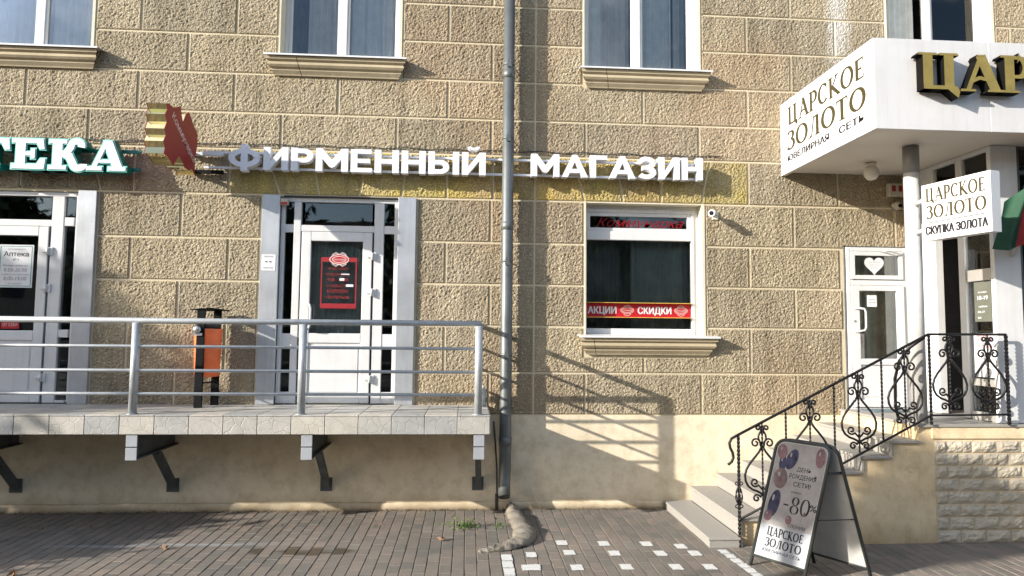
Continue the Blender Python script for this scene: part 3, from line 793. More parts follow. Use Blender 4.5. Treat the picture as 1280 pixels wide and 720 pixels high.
sill(5.4, 7.2, 5.60, bld)

# ground-floor shop window
w = empty_part('window', bld)
x0, x1, z0, z1 = 1.475, 3.01, 2.14, 3.85
reveal(x0, x1, z0, z1, w, .22)
mb = MB(); ring(mb, x0+.013, x1-.07, z0+.012, z1-.055, .035, WY+.13, WY+.20, wb=.085, wt=.05)
mb.box(x0+.013, x1-.012, WY+.145, WY+.19, z1-.054, z1-.013, 0, .003); mb.box(x1-.07, x1-.013, WY+.145, WY+.19, z0+.012, z1-.056, 0, .003)
mb.box(x0+.049, x1-.106, WY+.128, WY+.198, 3.385, 3.50, 0, .005)
ring(mb, x0+.049, x1-.106, 3.501, z1-.106, .045, WY+.142, WY+.19)
mb.build('frame', 'white_pvc', w)
pane(x0+.05, x1-.107, z0+.098, 3.384, WY+.17, w); pane(x0+.095, x1-.152, 3.547, 3.70, WY+.17, w)
room(x0, x1, z0, z1, w, WY+.215, 2.0, 'dim_room')
fold_sheet(2.15, 2.97, WY+.36, z0, 3.6, .016, .085, 12).build('curtain', 'door_curtain', w)
fold_sheet(1.9, 2.3, WY+.8, z0, 3.6, .02, .12, 15).build('curtain', 'door_curtain', w)
fold_sheet(1.5, 2.02, WY+.4, z0, 3.6, .02, .1, 5).build('curtain', 'dim_room', w)
sill(1.40, 3.15, 2.145, bld, (1.56,))
# red discount band on the glass
band = empty('window_sticker', (2.2, WY+.06, 2.47), 'red strip with white АКЦИИ and СКИДКИ lettering across the shop window', 'sticker')
mb = MB(); mb.box(1.526, 2.902, WY+.164, WY+.168, 2.375, 2.575); mb.build('strip', 'sign_red_flat', band)
fn = frame((0, WY+.164, 0), (1, 0, 0), (0, 0, 1), (0, -1, 0))
mb = MB(); text(mb, 'АКЦИИ', fn, .37, .09, .002, .022, x=1.73, y=2.43); text(mb, 'СКИДКИ', fn, .44, .09, .002, .022, x=2.42, y=2.43)
mb.build('lettering', 'letter_white', band)
mb = MB()
for cx in (2.06, 2.77):
    for rx, ry in ((.085, .045), (.07, .03)):
        glyph(mb, [('S', arc(cx, 2.475, rx, ry, 0, 360, 24), .006)], fn, 0, .002)
    text(mb, 'Коммунарка', fn, .11, .022, .002, .01, x=cx, y=2.465, shear=.2)
    glyph(mb, [('S', arc(cx, 2.50, .05, .04, 20, 160, 10), .006)], fn, 0, .0032)
    glyph(mb, [('S', arc(cx, 2.445, .05, .04, -160, -20, 10), .006)], fn, 0, .0036)
mb.build('emblem', 'letter_pink', band)
for (a, b_) in ((2.378, 2.384), (2.566, 2.572)):
    mb = MB(); mb.box(1.528, 2.90, WY+.0925, WY+.1640, a, b_); mb.build('trim_line', 'flag_gold', band)
nm = empty('window_sticker', (2.2, WY+.06, 3.63), 'red cursive lettering stuck on the transom pane of the shop window', 'sticker')
mb = MB(); text(mb, 'Коммунарка', frame((0, WY+.169, 0), (1, 0, 0), (0, 0, 1), (0, -1, 0)), 1.12, .115, .002, .0, x=2.22, y=3.565, shear=.5)
mb.build('lettering', 'script_red', nm)

# ------------------------------------------------------------------ shop doors in the wall
def door(x0, x1, z0, z1, leaf, sides, hinge_right=True, handle=True, trims=(), parent=bld):
    w = empty_part('entrance_door', parent)
    yf, yb = WY+.02, WY+.10
    mb = MB()
    # outer frame and mullions
    mb.box(x0, x0+.05, yf, yb, z0, z1, 0, .004); mb.box(x1-.05, x1, yf, yb, z0, z1, 0, .004)
    mb.box(x0+.05, x1-.05, yf+.001, yb-.001, z1-.055, z1, 0, .004)
    for (a, b_) in sides['mull']: mb.box(a, b_, yf, yb, z0, z1-.056, 0, .004)
    for (a, b_) in sides['glassx']:
        for (c, d) in sides['rails']: mb.box(a+.0, b_, yf+.006, yb-.004, c, d, 0, .003)
    mb.box(leaf[0]-.02, leaf[1]+.02, yf+.004, yb-.002, 3.405, 3.485, 0, .004)
    mb.build('frame', 'white_pvc', w)
    for (a, b_) in sides['glassx']:
        for (c, d) in sides['panes']: pane(a, b_, c, d, yf+.035, w)
    pane(leaf[0]+.02, leaf[1]-.01, 3.49, 3.765, yf+.035, w)
    # leaf
    l0, l1 = leaf; mb = MB(); g = .115
    yl = yf-.012
    mb.box(l0, l0+g, yl, yb-.02, 1.285, 3.40, 0, .006); mb.box(l1-g, l1, yl, yb-.02, 1.285, 3.40, 0, .006)
    mb.box(l0+g, l1-g, yl+.001, yb-.021, 3.285, 3.40, 0, .006); mb.box(l0+g, l1-g, yl+.001, yb-.021, 2.02, 2.14, 0, .006)
    mb.box(l0+g, l1-g, yl+.001, yb-.021, 1.285, 1.385, 0, .006)
    mb.box(l0+g, l1-g, yl+.016, yb-.025, 1.385, 2.02)
    mb.box(l0+g+.03, l1-g-.03, yl+.010, yl+.016, 1.42, 1.985, 0, .003)
    mb.build('leaf', 'white_pvc', w)
    pane(l0+g, l1-g, 2.14, 3.285, yl+.03, w)
    hx = l1 if hinge_right else l0
    for hz in (3.12, 2.67, 1.60):
        mb = MB(); mb.box(hx-.055, hx+.012, yl-.018, yl, hz-.035, hz-.005, 0, .003); mb.lathe([(.014, -.045), (.014, .045)], (hx+.006, yl-.016, hz-.02), 'z', 10)
        mb.box(hx+.012, hx+.055, yl-.004, yf-.001, hz-.07, hz+.03); mb.build('hinge', 'white_pvc', w)
    mb = MB(); mb.box(hx+.001, hx+.006, yl+.010, yf+.002, 1.29, 3.39); ox = l0-.006 if hinge_right else l1+.001; mb.box(ox, ox+.005, yl+.010, yf+.002, 1.29, 3.39); mb.box(l0, l1, yl+.010, yf+.002, 3.4005, 3.4035)
    mb.build('gasket', 'steel_dark', w)
    mb = MB(); mb.box(x0-.0, x1+.0, yf-.004, yf+.05, 1.2715, 1.284); mb.build('threshold', 'steel_dark', w)
    if handle:
        hx2 = l0+.085 if hinge_right else l1-.085; s_ = 1 if hinge_right else -1
        mb = MB(); mb.tube([(hx2, yl, 2.50), (hx2+.0*s_, yl-.05, 2.50), (hx2+.05*s_, yl-.075, 2.49), (hx2+.065*s_, yl-.08, 2.45), (hx2+.065*s_, yl-.08, 2.25), (hx2+.05*s_, yl-.075, 2.21), (hx2, yl-.05, 2.20), (hx2, yl, 2.20)], .014, 8)
        mb.build('handle', 'white_pvc', w)
    rb = room(x0, x1, z0, z1, w, WY+.11, 1.8, 'dark_room')
    for (a, b_) in trims:
        mb = MB(); mb.box(a, b_, WY-.045, WY+.0, 1.272, 3.845, 0, .004); mb.build('metal_trim', 'grey_sheet', w)
        mb = MB(); mb.box(a, b_, WY-.018, WY-.002, 3.845, 3.858); 
    return w
door(-2.335, -.885, 1.27, 3.83, (-2.07, -1.205),
     {'mull': [(-2.175, -2.09), (-1.185, -1.065)], 'glassx': [(-2.285, -2.175), (-1.065, -.935)], 'rails': [(1.271, 1.42), (1.975, 2.135), (3.39, 3.49)], 'panes': [(1.42, 1.975), (2.135, 3.39), (3.49, 3.765)]},
     trims=[(-2.55, -2.335), (-.885, -.665)])
door(-6.66, -4.735, 1.27, 3.83, (-6.02, -5.085),
     {'mull': [(-5.065, -4.925), (-6.15, -6.03)], 'glassx': [(-4.925, -4.81), (-6.6, -6.15)], 'rails': [(1.271, 1.31), (2.06, 2.155), (3.415, 3.52)], 'panes': [(1.31, 2.06), (2.155, 3.415), (3.52, 3.77)]},
     trims=[(-4.735, -4.52), (-6.87, -6.66)])

for (a, b_) in ((-1.98, -1.28),):
    fold_sheet(a, b_, WY+.16, 2.0, 3.35, .012, .08, 4).build('curtain', 'door_curtain', [o for o in bld.children if o.name.startswith('entrance_door')][0])
rr = random.Random(9)
mb = MB(); pts = [(-6.4+.05*k, WY-.004, 3.885+.010*math.sin(k*.9)+rr.uniform(-.008, .012)) for k in range(34)]; mb.tube(pts, [.004+.010*abs(math.sin(k*.37)) for k in range(34)], 6, flat=.6)
mb.build('plaster_crack', 'joint_sand', bld)
mb = MB(); mb.box(-2.30, -.90, WY-.020, WY+.01, 3.8305, 3.845); mb.build('gap_shade', 'rubber_black', bld)  # dark strip standing in for the shaded gap above the door
# notices on the doors
def notice(name, label, cat, x0, x1, z0, z1, y, mat, lines, border=None, bcol=None, tmat='grey_print'):
    e = empty(name, ((x0+x1)/2, y, z0), label, cat)
    mb = MB(); mb.box(x0, x1, y-.002, y, z0, z1); mb.build('sheet', mat, e)
    fn = frame((x0, y-.002, z0), (1, 0, 0), (0, 0, 1), (0, -1, 0)); W, H = x1-x0, z1-z0
    if border:
        mb = MB(); q = border; t_ = .008
        for r_ in ((q, q, W-q, q+t_), (q, H-q-t_, W-q, H-q), (q, q+t_, q+t_, H-q-t_), (W-q-t_, q+t_, W-q, H-q-t_)):
            mb.prism([(r_[0], r_[1]), (r_[2], r_[1]), (r_[2], r_[3]), (r_[0], r_[3])], fn, 0, .001)
        mb.build('border', bcol, e)
    for (s, cx, cy, wd, h, tm) in lines:
        mb = MB(); text(mb, s, fn, wd*W, h*H, .0012, .008, x=cx*W, y=cy*H); mb.build('lettering', tm, e)
    return e
notice('notice', 'pale pharmacy opening hours sheet with green border on left door', 'notice', -5.66, -5.26, 2.655, 3.175, WY+.036, 'sheet_white',
       [('Аптека', .5, .73, .72, .11, 'black_print'), ('№ 4', .5, .63, .16, .05, 'grey_print'), ('Режим работы:', .5, .49, .7, .05, 'grey_print'),
        ('8.00-20.00', .5, .37, .66, .09, 'grey_print'), ('суббота воскресенье', .5, .29, .8, .035, 'grey_print'), ('8.00-19.00', .5, .17, .66, .09, 'grey_print'), ('ОАО ФАРМАЦИЯ', .5, .88, .5, .03, 'grey_print'), ('без перерыва', .5, .08, .4, .03, 'grey_print')], .015, 'teal_print')
notice('sticker', 'small red sticker at the foot of the left door pane', 'sticker', -5.59, -5.38, 2.16, 2.25, WY+.036, 'sign_red_flat', [('ОТ СЕБЯ', .5, .35, .8, .4, 'letter_pink')])
# red framed notice on the middle door
e = empty('door_poster', (-1.6, WY+.03, 2.44), 'red outlined opening hours poster on glass of the middle door', 'poster')
fn = frame((0, WY+.034, 0), (1, 0, 0), (0, 0, 1), (0, -1, 0))
mb = MB()
for (a, b_, c, d) in ((-1.83, -1.39, 3.03, 3.085), (-1.83, -1.39, 2.45, 2.51), (-1.83, -1.815, 2.51, 3.03), (-1.405, -1.39, 2.51, 3.03)):
    mb.prism([(a, c), (b_, c), (b_, d), (a, d)], fn, 0, .002)
mb.build('border', 'poster_frame_red', e)
mb = MB()
for rx, ry, wd in ((.115, .06, .012), (.085, .038, .008)):
    glyph(mb, [('S', arc(-1.61, 3.06, rx, ry, 0, 360, 28), wd)], fn, .001, .004+rx*.01)
for s_ in (1, -1):
    glyph(mb, [('S', [(-1.61-.09, 3.06+.055*s_), (-1.61-.04, 3.06+.085*s_), (-1.61, 3.06+.06*s_), (-1.61+.04, 3.06+.085*s_), (-1.61+.09, 3.06+.055*s_)], .01)], fn, .001, .0075+s_*.001)
text(mb, 'Коммунарка', fn, .15, .028, .006, .01, x=-1.61, y=3.047)
mb.build('emblem', 'letter_pink', e)
mb = MB(); mb.prism(arc(-1.61, 3.06, .118, .062, 0, 355, 24), fn, .0005, .0035); mb.build('emblem_ground', 'sign_red_flat', e)
mb = MB()
for k, (s, h) in enumerate((('РЕЖИМ РАБОТЫ', .028), ('ПОНЕДЕЛЬНИК-ПЯТНИЦА', .03), ('9.00 - 20.00', .045), ('СУББОТА', .03), ('ВОСКРЕСЕНЬЕ', .045), ('ПЕРЕРЫВ', .035))):
    text(mb, s, fn, .26+.03*(k % 2), h, .002, .01, x=-1.62, y=2.93-k*.072)
mb.build('lettering', 'sign_red', e)
for (cx, cz, wd, h) in ((-1.53, 2.87, .10, .012), (-1.57, 2.795, .06, .03), (-1.475, 2.72, .09, .03)):
    mb = MB(); mb.prism([(cx-wd/2, cz), (cx+wd/2, cz), (cx+wd/2, cz+h), (cx-wd/2, cz+h)], fn, 0, .004); mb.build('white_patch', 'letter_white', e)
notice('notice', 'small white notice on the metal trim left of the middle door', 'notice', -2.535, -2.365, 2.90, 3.10, WY-.046, 'sheet_white',
       [('УВАЖАЕМЫЕ', .5, .82, .7, .1, 'grey_print'), ('••', .5, .45, .5, .2, 'black_print'), ('ПОКУПАТЕЛИ', .5, .12, .7, .1, 'grey_print')])
mb = MB(); mb.box(-2.33, -2.24, WY-.05, WY+.015, 3.72, 3.80, 0, .006); mb.box(-2.325, -2.245, WY-.056, WY-.051, 3.725, 3.752, 1)
one('alarm_sounder', mb, ['plastic_beige', 'sign_red_flat'], 'small alarm box with red band at top corner of middle door frame', 'alarm')

# ------------------------------------------------------------------ tiled platform
dk = empty('platform', (-3.4, 7.85, 1.06), 'raised tiled platform on steel brackets along the left doors', 'platform')
DX0, DX1, DY0, DZ = -8.6, .255, 7.345, 1.27
mb = MB(); mb.box(DX0, DX1, DY0, WY-.013, 1.075, DZ-.016); mb.build('slab', 'tile_edge', dk)
mb = MB(); mb.box(DX0, DX1+.006, DY0+.01, DY0+.07, 1.057, 1.0745); mb.box(DX1-.05, DX1+.006, DY0+.071, WY-.013, 1.057, 1.0745); mb.build('edge_angle', 'steel_dark', dk)
pit = .352; k = 0; x = DX1
first = None
def tilebox(x0, x1, y0, y1, z0, z1, name='tile'):
    mb = MB(); mb.box(x0, x1, y0, y1, z0, z1, 0, .003); return mb.build(name, 'platform_tile', dk)
while x > DX0+.2:
    a, b_ = x-pit+.003, x-.003
    tilebox(a, b_, DY0-.014, DY0, 1.066, DZ-.018, 'front_tile')
    for (c, d) in ((DY0-.018, DY0+.30), (DY0+.306, DY0+.65), (DY0+.656, WY-.014)):
        tilebox(a, b_, c, d, DZ-.0155, DZ+random.uniform(-.0008, .0008), 'floor_tile')
    x -= pit
for (c, d) in ((DY0, DY0+.34), (DY0+.346, DY0+.69), (DY0+.696, WY-.015)): tilebox(DX1+.001, DX1+.013, c, d, 1.066, DZ-.018, 'end_tile')
for bx in (.14, -1.69, -3.49, -5.28, -7.05):
    e = empty_part('bracket', dk)
    mb = MB(); zt, zb = 1.056, .80
    mb.box(bx-.055, bx+.055, DY0+.012, WY-.013, zt-.014, zt); mb.box(bx-.055, bx+.055, DY0+.012, WY-.013, zb, zb+.014); mb.box(bx-.008, bx+.008, DY0+.014, WY-.013, zb+.0145, zt-.0145)
    mb.build('beam', 'steel_dark', e)
    mb = MB(); mb.box(bx-.058, bx+.058, DY0-.002, DY0+.011, (zt+zb)/2+.008, zt+.002, 0, .003); mb.box(bx-.058, bx+.058, DY0-.002, DY0+.011, zb-.004, (zt+zb)/2-.002, 0, .003)
    mb.build('end_plate', 'bracket_grey', e)
    mb = MB(); a0 = Vector((bx+.0, 7.93, .79)); a1 = Vector((bx+.02, WY-.02, .30))
    dd = (a1-a0).normalized(); nn = Vector((1, 0, 0)); pp = dd.cross(nn)
    rg = [[tuple(q+nn*u*.036+pp*v_*.036) for u, v_ in ((-1, -1), (1, -1), (1, 1), (-1, 1))] for q in (a0, a1)]
    mb.quadstrip(rg, 0, False); mb.box(bx-.06, bx+.08, WY-.03, WY-.013, .24, .40); mb.build('strut', 'steel_dark', e)

# platform railing
rl = empty('railing', (-3.4, 7.4, DZ), 'light grey pipe railing with three bars along the platform edge', 'railing')
RY = 7.385
for px in (.125, -1.77, -3.515, -5.27, -7.0):
    mb = MB(); mb.lathe([(.042, 0), (.042, .965)], (px, RY, DZ), 'z', 16); mb.lathe([(.06, 0), (.06, .008)], (px, RY, DZ+.001), 'z', 16); mb.build('post', 'rail_grey', rl)
mb = MB(); mb.tube([(-8.5, RY, 2.262), (-3, RY, 2.256), (.155, RY, 2.262)], .032, 14); mb.build('handrail', 'rail_grey', rl)
for z in (1.985, 1.73, 1.485):
    mb = MB(); mb.tube([(-8.5, RY, z), (.125, RY, z)], .0175, 10); mb.build('bar', 'rail_grey', rl)
    mb = MB(); mb.tube([(.13, RY+.03, z), (.13, WY-.01, z)], .0175, 10); mb.build('bar', 'rail_grey', rl)
mb = MB(); mb.tube([(.13, RY, 2.2625), (.13, WY-.01, 2.2625)], .03, 12); mb.build('handrail_return', 'rail_grey', rl)

# ------------------------------------------------------------------ litter bin
bn = empty('litter_bin', (-3.05, 8.2, DZ), 'orange tilting litter bin hung between two black posts', 'litter bin')
for (px, py) in ((-3.085, 8.0), (-3.01, 8.30)):
    mb = MB(); mb.box(px-.045, px+.045, py-.015, py+.015, DZ, 2.40, 0, .004); mb.build('post', 'black_paint', bn)
mb = MB()
mb.add([(-3.20, 7.97, 2.405), (-2.98, 7.97, 2.425), (-2.88, 8.32, 2.41), (-3.12, 8.32, 2.40), (-3.20, 7.97, 2.395), (-2.98, 7.97, 2.415), (-2.88, 8.32, 2.40), (-3.12, 8.32, 2.39)],
       [(0, 1, 2, 3), (4, 7, 6, 5), (0, 4, 5, 1), (1, 5, 6, 2), (2, 6, 7, 3), (3, 7, 4, 0)]); mb.build('roof_plate', 'black_paint', bn)
mb = MB(); mb.lathe([(.12, 0), (.135, .01), (.148, .30), (.155, .545), (.155, .56), (.140, .56), (.13, .1), (0.001, .05)], (-3.055, 8.15, 1.62), 'z', 28); mb.build('body', 'bin_orange', bn)
mb = MB(); mb.lathe([(.135, 0), (.14, .06), (.10, .10), (.03, .12)], (-3.055, 8.15, 2.182), 'z', 24); mb.build('ashtray_lid', 'rubber_black', bn)
mb = MB(); mb.lathe([(.045, 0), (.045, -.02), (.02, -.035), (.001, -.035)], (-3.12, 7.984, 2.17), 'y', 16); mb.box(-3.16, -3.06, 7.972, 7.984, 2.10, 2.13); mb.build('latch', 'galvanised', bn)
mb = MB(); mb.tube([(-3.085, 8.0, 1.55), (-3.01, 8.3, 1.55)], .01, 6); mb.build('cross_rod', 'black_paint', bn)

# ------------------------------------------------------------------ downpipe
dp = empty('downpipe', (.45, 8.25, 0), 'grey metal rainwater downpipe running down the facade', 'downpipe')
PX, PY, PR = .475, 8.25, .072
mb = MB(); z = 9.3
segs = [(9.3, 7.45), (7.45, 5.55), (5.55, 3.62), (3.62, 1.75)]
mb.tube([(PX, PY, 9.3), (PX, PY, .62), (PX-.0, PY, .50), (PX-.008, PY-.02, .36), (PX-.012, PY-.09, .22)], PR, 22); mb.build('pipe', 'pipe_grey', dp)
for zz in (5.45, 3.52, .88, 7.3):
    mb = MB(); mb.lathe([(PR+.0005, -.08), (PR+.006, -.078), (PR+.006, .02), (PR+.0005, .022)], (PX, PY, zz), 'z', 22); mb.build('joint_collar', 'pipe_grey', dp)
mb = MB(); mb.tube([(PX-.0119, PY-.089, .2215), (PX-.0122, PY-.1, .2055)], [PR-.004, PR-.004], 20); mb.build('outlet_shadow_liner', 'rubber_black', dp)
for zz in (4.60, 5.55, 1.9, 3.05):
    mb = MB(); mb.lathe([(PR+.0045, -.015), (PR+.0045, .015)], (PX, PY, zz), 'z', 22)
    mb.add([(PX-.03, PY-.076, zz-.05), (PX+.03, PY-.076, zz-.05), (PX+.015, PY-.076, zz+.05), (PX-.015, PY-.076, zz+.05), (PX-.03, PY-.088, zz-.05), (PX+.03, PY-.088, zz-.05), (PX+.015, PY-.088, zz+.05), (PX-.015, PY-.088, zz+.05)],
           [(0, 3, 2, 1), (4, 5, 6, 7), (0, 1, 5, 4), (1, 2, 6, 5), (2, 3, 7, 6), (3, 0, 4, 7)])
    mb.tube([(PX+.05, PY+.05, zz), (PX+.14, WY, zz-.05)], .006, 6); mb.build('clamp', 'pipe_grey', dp)
# rod and wire by the pipe, cable along the lettering
mb = MB(); mb.tube([(.335, 8.30, 1.08), (.36, 8.32, .8), (.38, 8.33, .5), (.385, 8.31, .2), (.38, 8.26, .02)], .011, 7); mb.tube([(.382, 8.27, .22), (.38, 8.25, .03)], .022, 7)
one('ground_cable', mb, 'rubber_black', 'black earthing cable hanging beside the foot of the downpipe', 'cable')
mb = MB(); mb.tube([(.55, 8.32, .82), (.72, 8.34, .45), (.93, 8.32, .0)], .0035, 5); one('wire', mb, 'cream_paint', 'thin pale wire slanting from the downpipe to the paving', 'wire')
mb = MB(); pts = [(-5.9+.15*k, WY-.028, 4.475+.012*math.sin(k*1.7)+(-.0 if k < 60 else 0)) for k in range(62)]; mb.tube(pts, .006, 5)
one('facade_cable', mb, 'rubber_black', 'thin black cable running along the facade above the lettering', 'cable')

# concrete gutter tongue, weeds, leaves
mb = MB(); path = [(.56, 8.38, .09), (.58, 8.1, .085), (.61, 7.8, .08), (.64, 7.45, .075), (.63, 7.17, .07), (.55, 6.98, .06), (.40, 6.87, .05), (.24, 6.81, .035), (.12, 6.78, .02)]
rings = []; rr = random.Random(4)
wd = [.06, .08, .10, .115, .12, .10, .075, .05, .03]
P2 = []; W2 = []
for i in range(len(path)-1):
    for k in range(6):
        f = k/6; P2.append(Vector(path[i]).lerp(Vector(path[i+1]), f)); W2.append(wd[i]+(wd[i+1]-wd[i])*f)
for i, p_ in enumerate(P2):
    d = (P2[min(i+1, len(P2)-1)]-P2[max(0, i-1)]); n_ = Vector((-d.y, d.x, 0)).normalized(); h = p_.z
    ring_ = []
    for (u, v_) in ((-1, -.08), (-.96, .45), (-.6, .85), (-.2, .95), (.2, .98), (.6, .85), (.96, .45), (1, -.08)):
        jt = rr.uniform(-.018, .018); q = Vector((p_.x, p_.y, 0))+n_*(u*W2[i]+jt); ring_.append((q.x, q.y, v_*h+rr.uniform(-.014, .016)))
    rings.append(ring_)
mb.quadstrip(rings, 0, True); one('concrete_spillway', mb, 'concrete', 'rough curved concrete lump below the downpipe', 'concrete lump')
def leafquad(mb, c, s, rnd, mi=0):
    a = Vector((rnd.gauss(0, 1), rnd.gauss(0, 1), rnd.gauss(0, 1))).normalized(); b_ = a.orthogonal().normalized(); b_.rotate(Matrix.Rotation(rnd.random()*6, 3, a)); d = a.cross(b_)
    c = Vector(c); mb.add([c-b_*s, c+d*s*.45, c+b_*s, c-d*s*.45], [(0, 1, 2, 3)], mi)
rr = random.Random(11); mb = MB()
for (cx, cy, n_, sp) in ((.02, 7.62, 120, .06), (-.12, 7.68, 22, .08), (.36, 7.6, 26, .07)):
    for k in range(n_):
        x, y = cx+rr.gauss(0, sp), cy+rr.gauss(0, .06); z = abs(rr.gauss(0, .035))+.006
        leafquad(mb, (x, y, z), rr.uniform(.012, .026), rr)
one('weed', mb, 'leaf_green', 'small green weed growing between paving bricks near the downpipe', 'weed')
for (x, y, lab) in ((-2.95, 6.98, 'dry orange leaf on the paving just below the pale streak'), (-3.92, 6.30, 'curled orange leaf on paving in the left foreground'),
                    (-.22, 7.18, 'small brown leaf fallen on paving between stain and weed')):
    mb = MB(); rr = random.Random(int(x*100))
    for k in range(4): leafquad(mb, (x+rr.gauss(0, .02), y+rr.gauss(0, .02), .014+.006*k), .04, rr)
    one('fallen_leaf', mb, 'leaf_orange', lab, 'leaf')
mb = MB(); rr = random.Random(3)
for k in range(110):
    cx = rr.choice((-4.1, -4.55, -4.3, -3.4, -2.3, -1.0)); leafquad(mb, (cx+rr.gauss(0, .16), 7.75+rr.gauss(0, .10), .008+rr.random()*.01), rr.uniform(.006, .018), rr)
tag(mb.build('ground_litter', 'leaf_orange'), 'scattered leaf crumbs on the paving', 'litter', kind='stuff')
mb = MB(); rr = random.Random(5)
for k in range(900):
    x = rr.uniform(-6.5, 2.4); leafquad(mb, (x, 8.36-abs(rr.gauss(0, .02)), abs(rr.gauss(0, .012))), rr.uniform(.006, .014), rr)
tag(mb.build('dirt_line', 'joint_sand'), 'dark crumbs of earth along the wall foot', 'dirt', kind='stuff')
mb = MB(); mb.lathe([(.001, 0), (.035, 0), (.038, .02), (.038, .17), (.015, .22), (.014, .25), (.001, .25)], (.20, 8.28, DZ+.001), 'z', 12)
one('plastic_bottle', mb, 'plastic_clear', 'empty clear plastic bottle on platform corner behind the railing post', 'bottle')

# ------------------------------------------------------------------ signs on the facade
# channel letters
sg = empty('shop_sign', (-1.3, 8.2, 4.1), 'row of white channel letters reading ФИРМЕННЫЙ МАГАЗИН on two rails', 'sign')
LY = 8.20
def put_word(parent, s, fnc, x0, x1, z0, h, gap, y, depth, mats, slope=0.0, name='letter'):
    lay, tot = word_layout(s, fnc, gap); k = (x1-x0)/tot
    for (c, x, g, wd_) in lay:
        mb = MB(); f0 = frame((x0+x*k, y, z0+slope*x*k), (1, 0, 0), (0, 0, 1), (0, -1, 0))
        glyph(mb, g, lambda a, b_, d, f0=f0: f0(a*k, b_*h, d), -depth, 0, 0, 1)
        mb.build(name, mats, parent)
put_word(sg, 'ФИРМЕННЫЙ', bold_glyph, -2.935, .195, 4.115, .285, .09, LY, .10, ['letter_white', 'letter_side'])
put_word(sg, 'МАГАЗИН', bold_glyph, .765, 2.95, 4.12, .285, .09, LY, .10, ['letter_white', 'letter_side'])
for zz in (4.345, 4.155):
    mb = MB(); mb.box(-3.25, 2.92, LY+.102, LY+.13, zz-.013, zz+.013); mb.build('rail', 'letter_white', sg)
for xx in (-2.6, -1.4, -.2, 1.1, 2.1, 2.8):
    for zz in (4.345, 4.155): mb = MB(); mb.box(xx, xx+.03, LY+.131, WY-.01, zz-.012, zz+.012); mb.build('standoff', 'letter_side', sg)
# pharmacy letters
ph = empty('pharmacy_sign', (-5, 8.2, 4.0), 'white and mint pharmacy letters with deep green sides reading АПТЕКА', 'sign')
lay, tot = word_layout('АПТЕКА', slab_glyph, .07); x0, x1 = -6.80, -4.085; k = (x1-x0)/tot; h = .36; z0 = 4.045
for (c, x, g, wd_) in lay:
    e = empty_part('letter', ph)
    f0 = frame((x0+x*k, 8.15, z0), (1, 0, 0), (0, 0, 1), (0, -1, 0)); fk = lambda a, b_, d, f0=f0: f0(a*k, b_*h, d)
    mb = MB(); g2 = []
    for st in g:
        if st[0] == 'P': g2.append(('P', inset(st[1], -.04)))
        else:
            pts = st[1]; g2.append(('S', pts, st[2]+.08) if len(st) < 4 else st)
    glyph(mb, g2, fk, -.13, -.004, 0, 1); mb.build('letter_body', ['mint_edge', 'green_side'], e)
    mb = MB(); glyph(mb, g, fk, -.003, .004); mb.build('letter_face', 'letter_white', e)
mb = MB(); mb.box(-7.1, -4.0, 8.30, 8.33, 4.08, 4.12); mb.box(-7.1, -4.0, 8.30, 8.33, 4.30, 4.34)
mb.build('rail', 'green_side', ph)
for xx in (-6.5, -5.2, -4.2): mb = MB(); mb.box(xx, xx+.03, 8.331, WY-.01, 4.085, 4.115); mb.build('standoff', 'green_side', ph)

# projecting maple-leaf-like sign, seen from its right flank
ps = empty('projecting_sign', (-3.3, 8.2, 4.0), 'red projecting confectionery sign box with gold mirrored edge', 'sign')
def sp(u, v): return (u, v)
# outline in (depth from front, z) : u = Y, v = Z
OUT = [(7.34, 4.61), (7.42, 4.635), (7.51, 4.62), (7.60, 4.655), (7.69, 4.70), (7.74, 4.60), (7.78, 4.54), (7.85, 4.66), (7.93, 4.71), (8.06, 4.61), (8.20, 4.52), (8.20, 4.40), (8.16, 4.24), (8.14, 4.20), (8.17, 4.02), (8.08, 4.08), (8.00, 4.04), (7.88, 4.04), (7.84, 4.08), (7.77, 4.12), (7.71, 4.13), (7.66, 4.08), (7.58, 3.99), (7.45, 4.05), (7.34, 4.06), (7.36, 4.13), (7.32, 4.19), (7.37, 4.27), (7.33, 4.33), (7.38, 4.42), (7.33, 4.49), (7.38, 4.56)]
SX0, SX1 = -3.50, -3.30
def flank(a, b_, d): return (SX1-d, a, b_)
mb = MB(); n = len(OUT)
mb.add([(SX0, u, v) for u, v in OUT]+[(SX1, u, v) for u, v in OUT], [(i, n+i, n+(i+1) % n, (i+1) % n) for i in range(n)], 0)
mb.build('mirror_edge', 'gold_mirror', ps)
mb = MB(); mb.add([(SX1+.004, u, v) for u, v in inset(OUT, -.002)]+[(SX1-.001, u, v) for u, v in inset(OUT, -.002)], [tuple(range(n)), tuple(range(n, 2*n))]+[(i, n+i, n+(i+1) % n, (i+1) % n) for i in range(n)]); mb.build('red_face', 'sign_red', ps)
mb = MB(); mb.add([(SX0-.004, u, v) for u, v in inset(OUT, -.002)]+[(SX0+.001, u, v) for u, v in inset(OUT, -.002)], [tuple(range(n)), tuple(range(n, 2*n))]+[(i, n+i, n+(i+1) % n, (i+1) % n) for i in range(n)]); mb.build('red_face', 'sign_red', ps)
mb = MB(); f0 = frame((SX1+.006, 7.80, 4.36), (0, 1, 0), (0, 0, 1), (1, 0, 0))
text(mb, 'Коммунарка', f0, .72, .09, .001, .012, rot=-.52, y=-.03); mb.build('lettering', 'letter_pink', ps)
for zz in (4.32, 4.10):
    mb = MB(); mb.box(-3.42, -3.38, 8.10, WY-.005, zz-.02, zz+.02); mb.build('arm', 'black_paint', ps)
    mb = MB(); mb.box(-3.46, -3.02, 8.30, 8.345, zz-.02, zz+.02); mb.build('arm', 'black_paint' if zz < 4.2 else 'letter_white', ps)

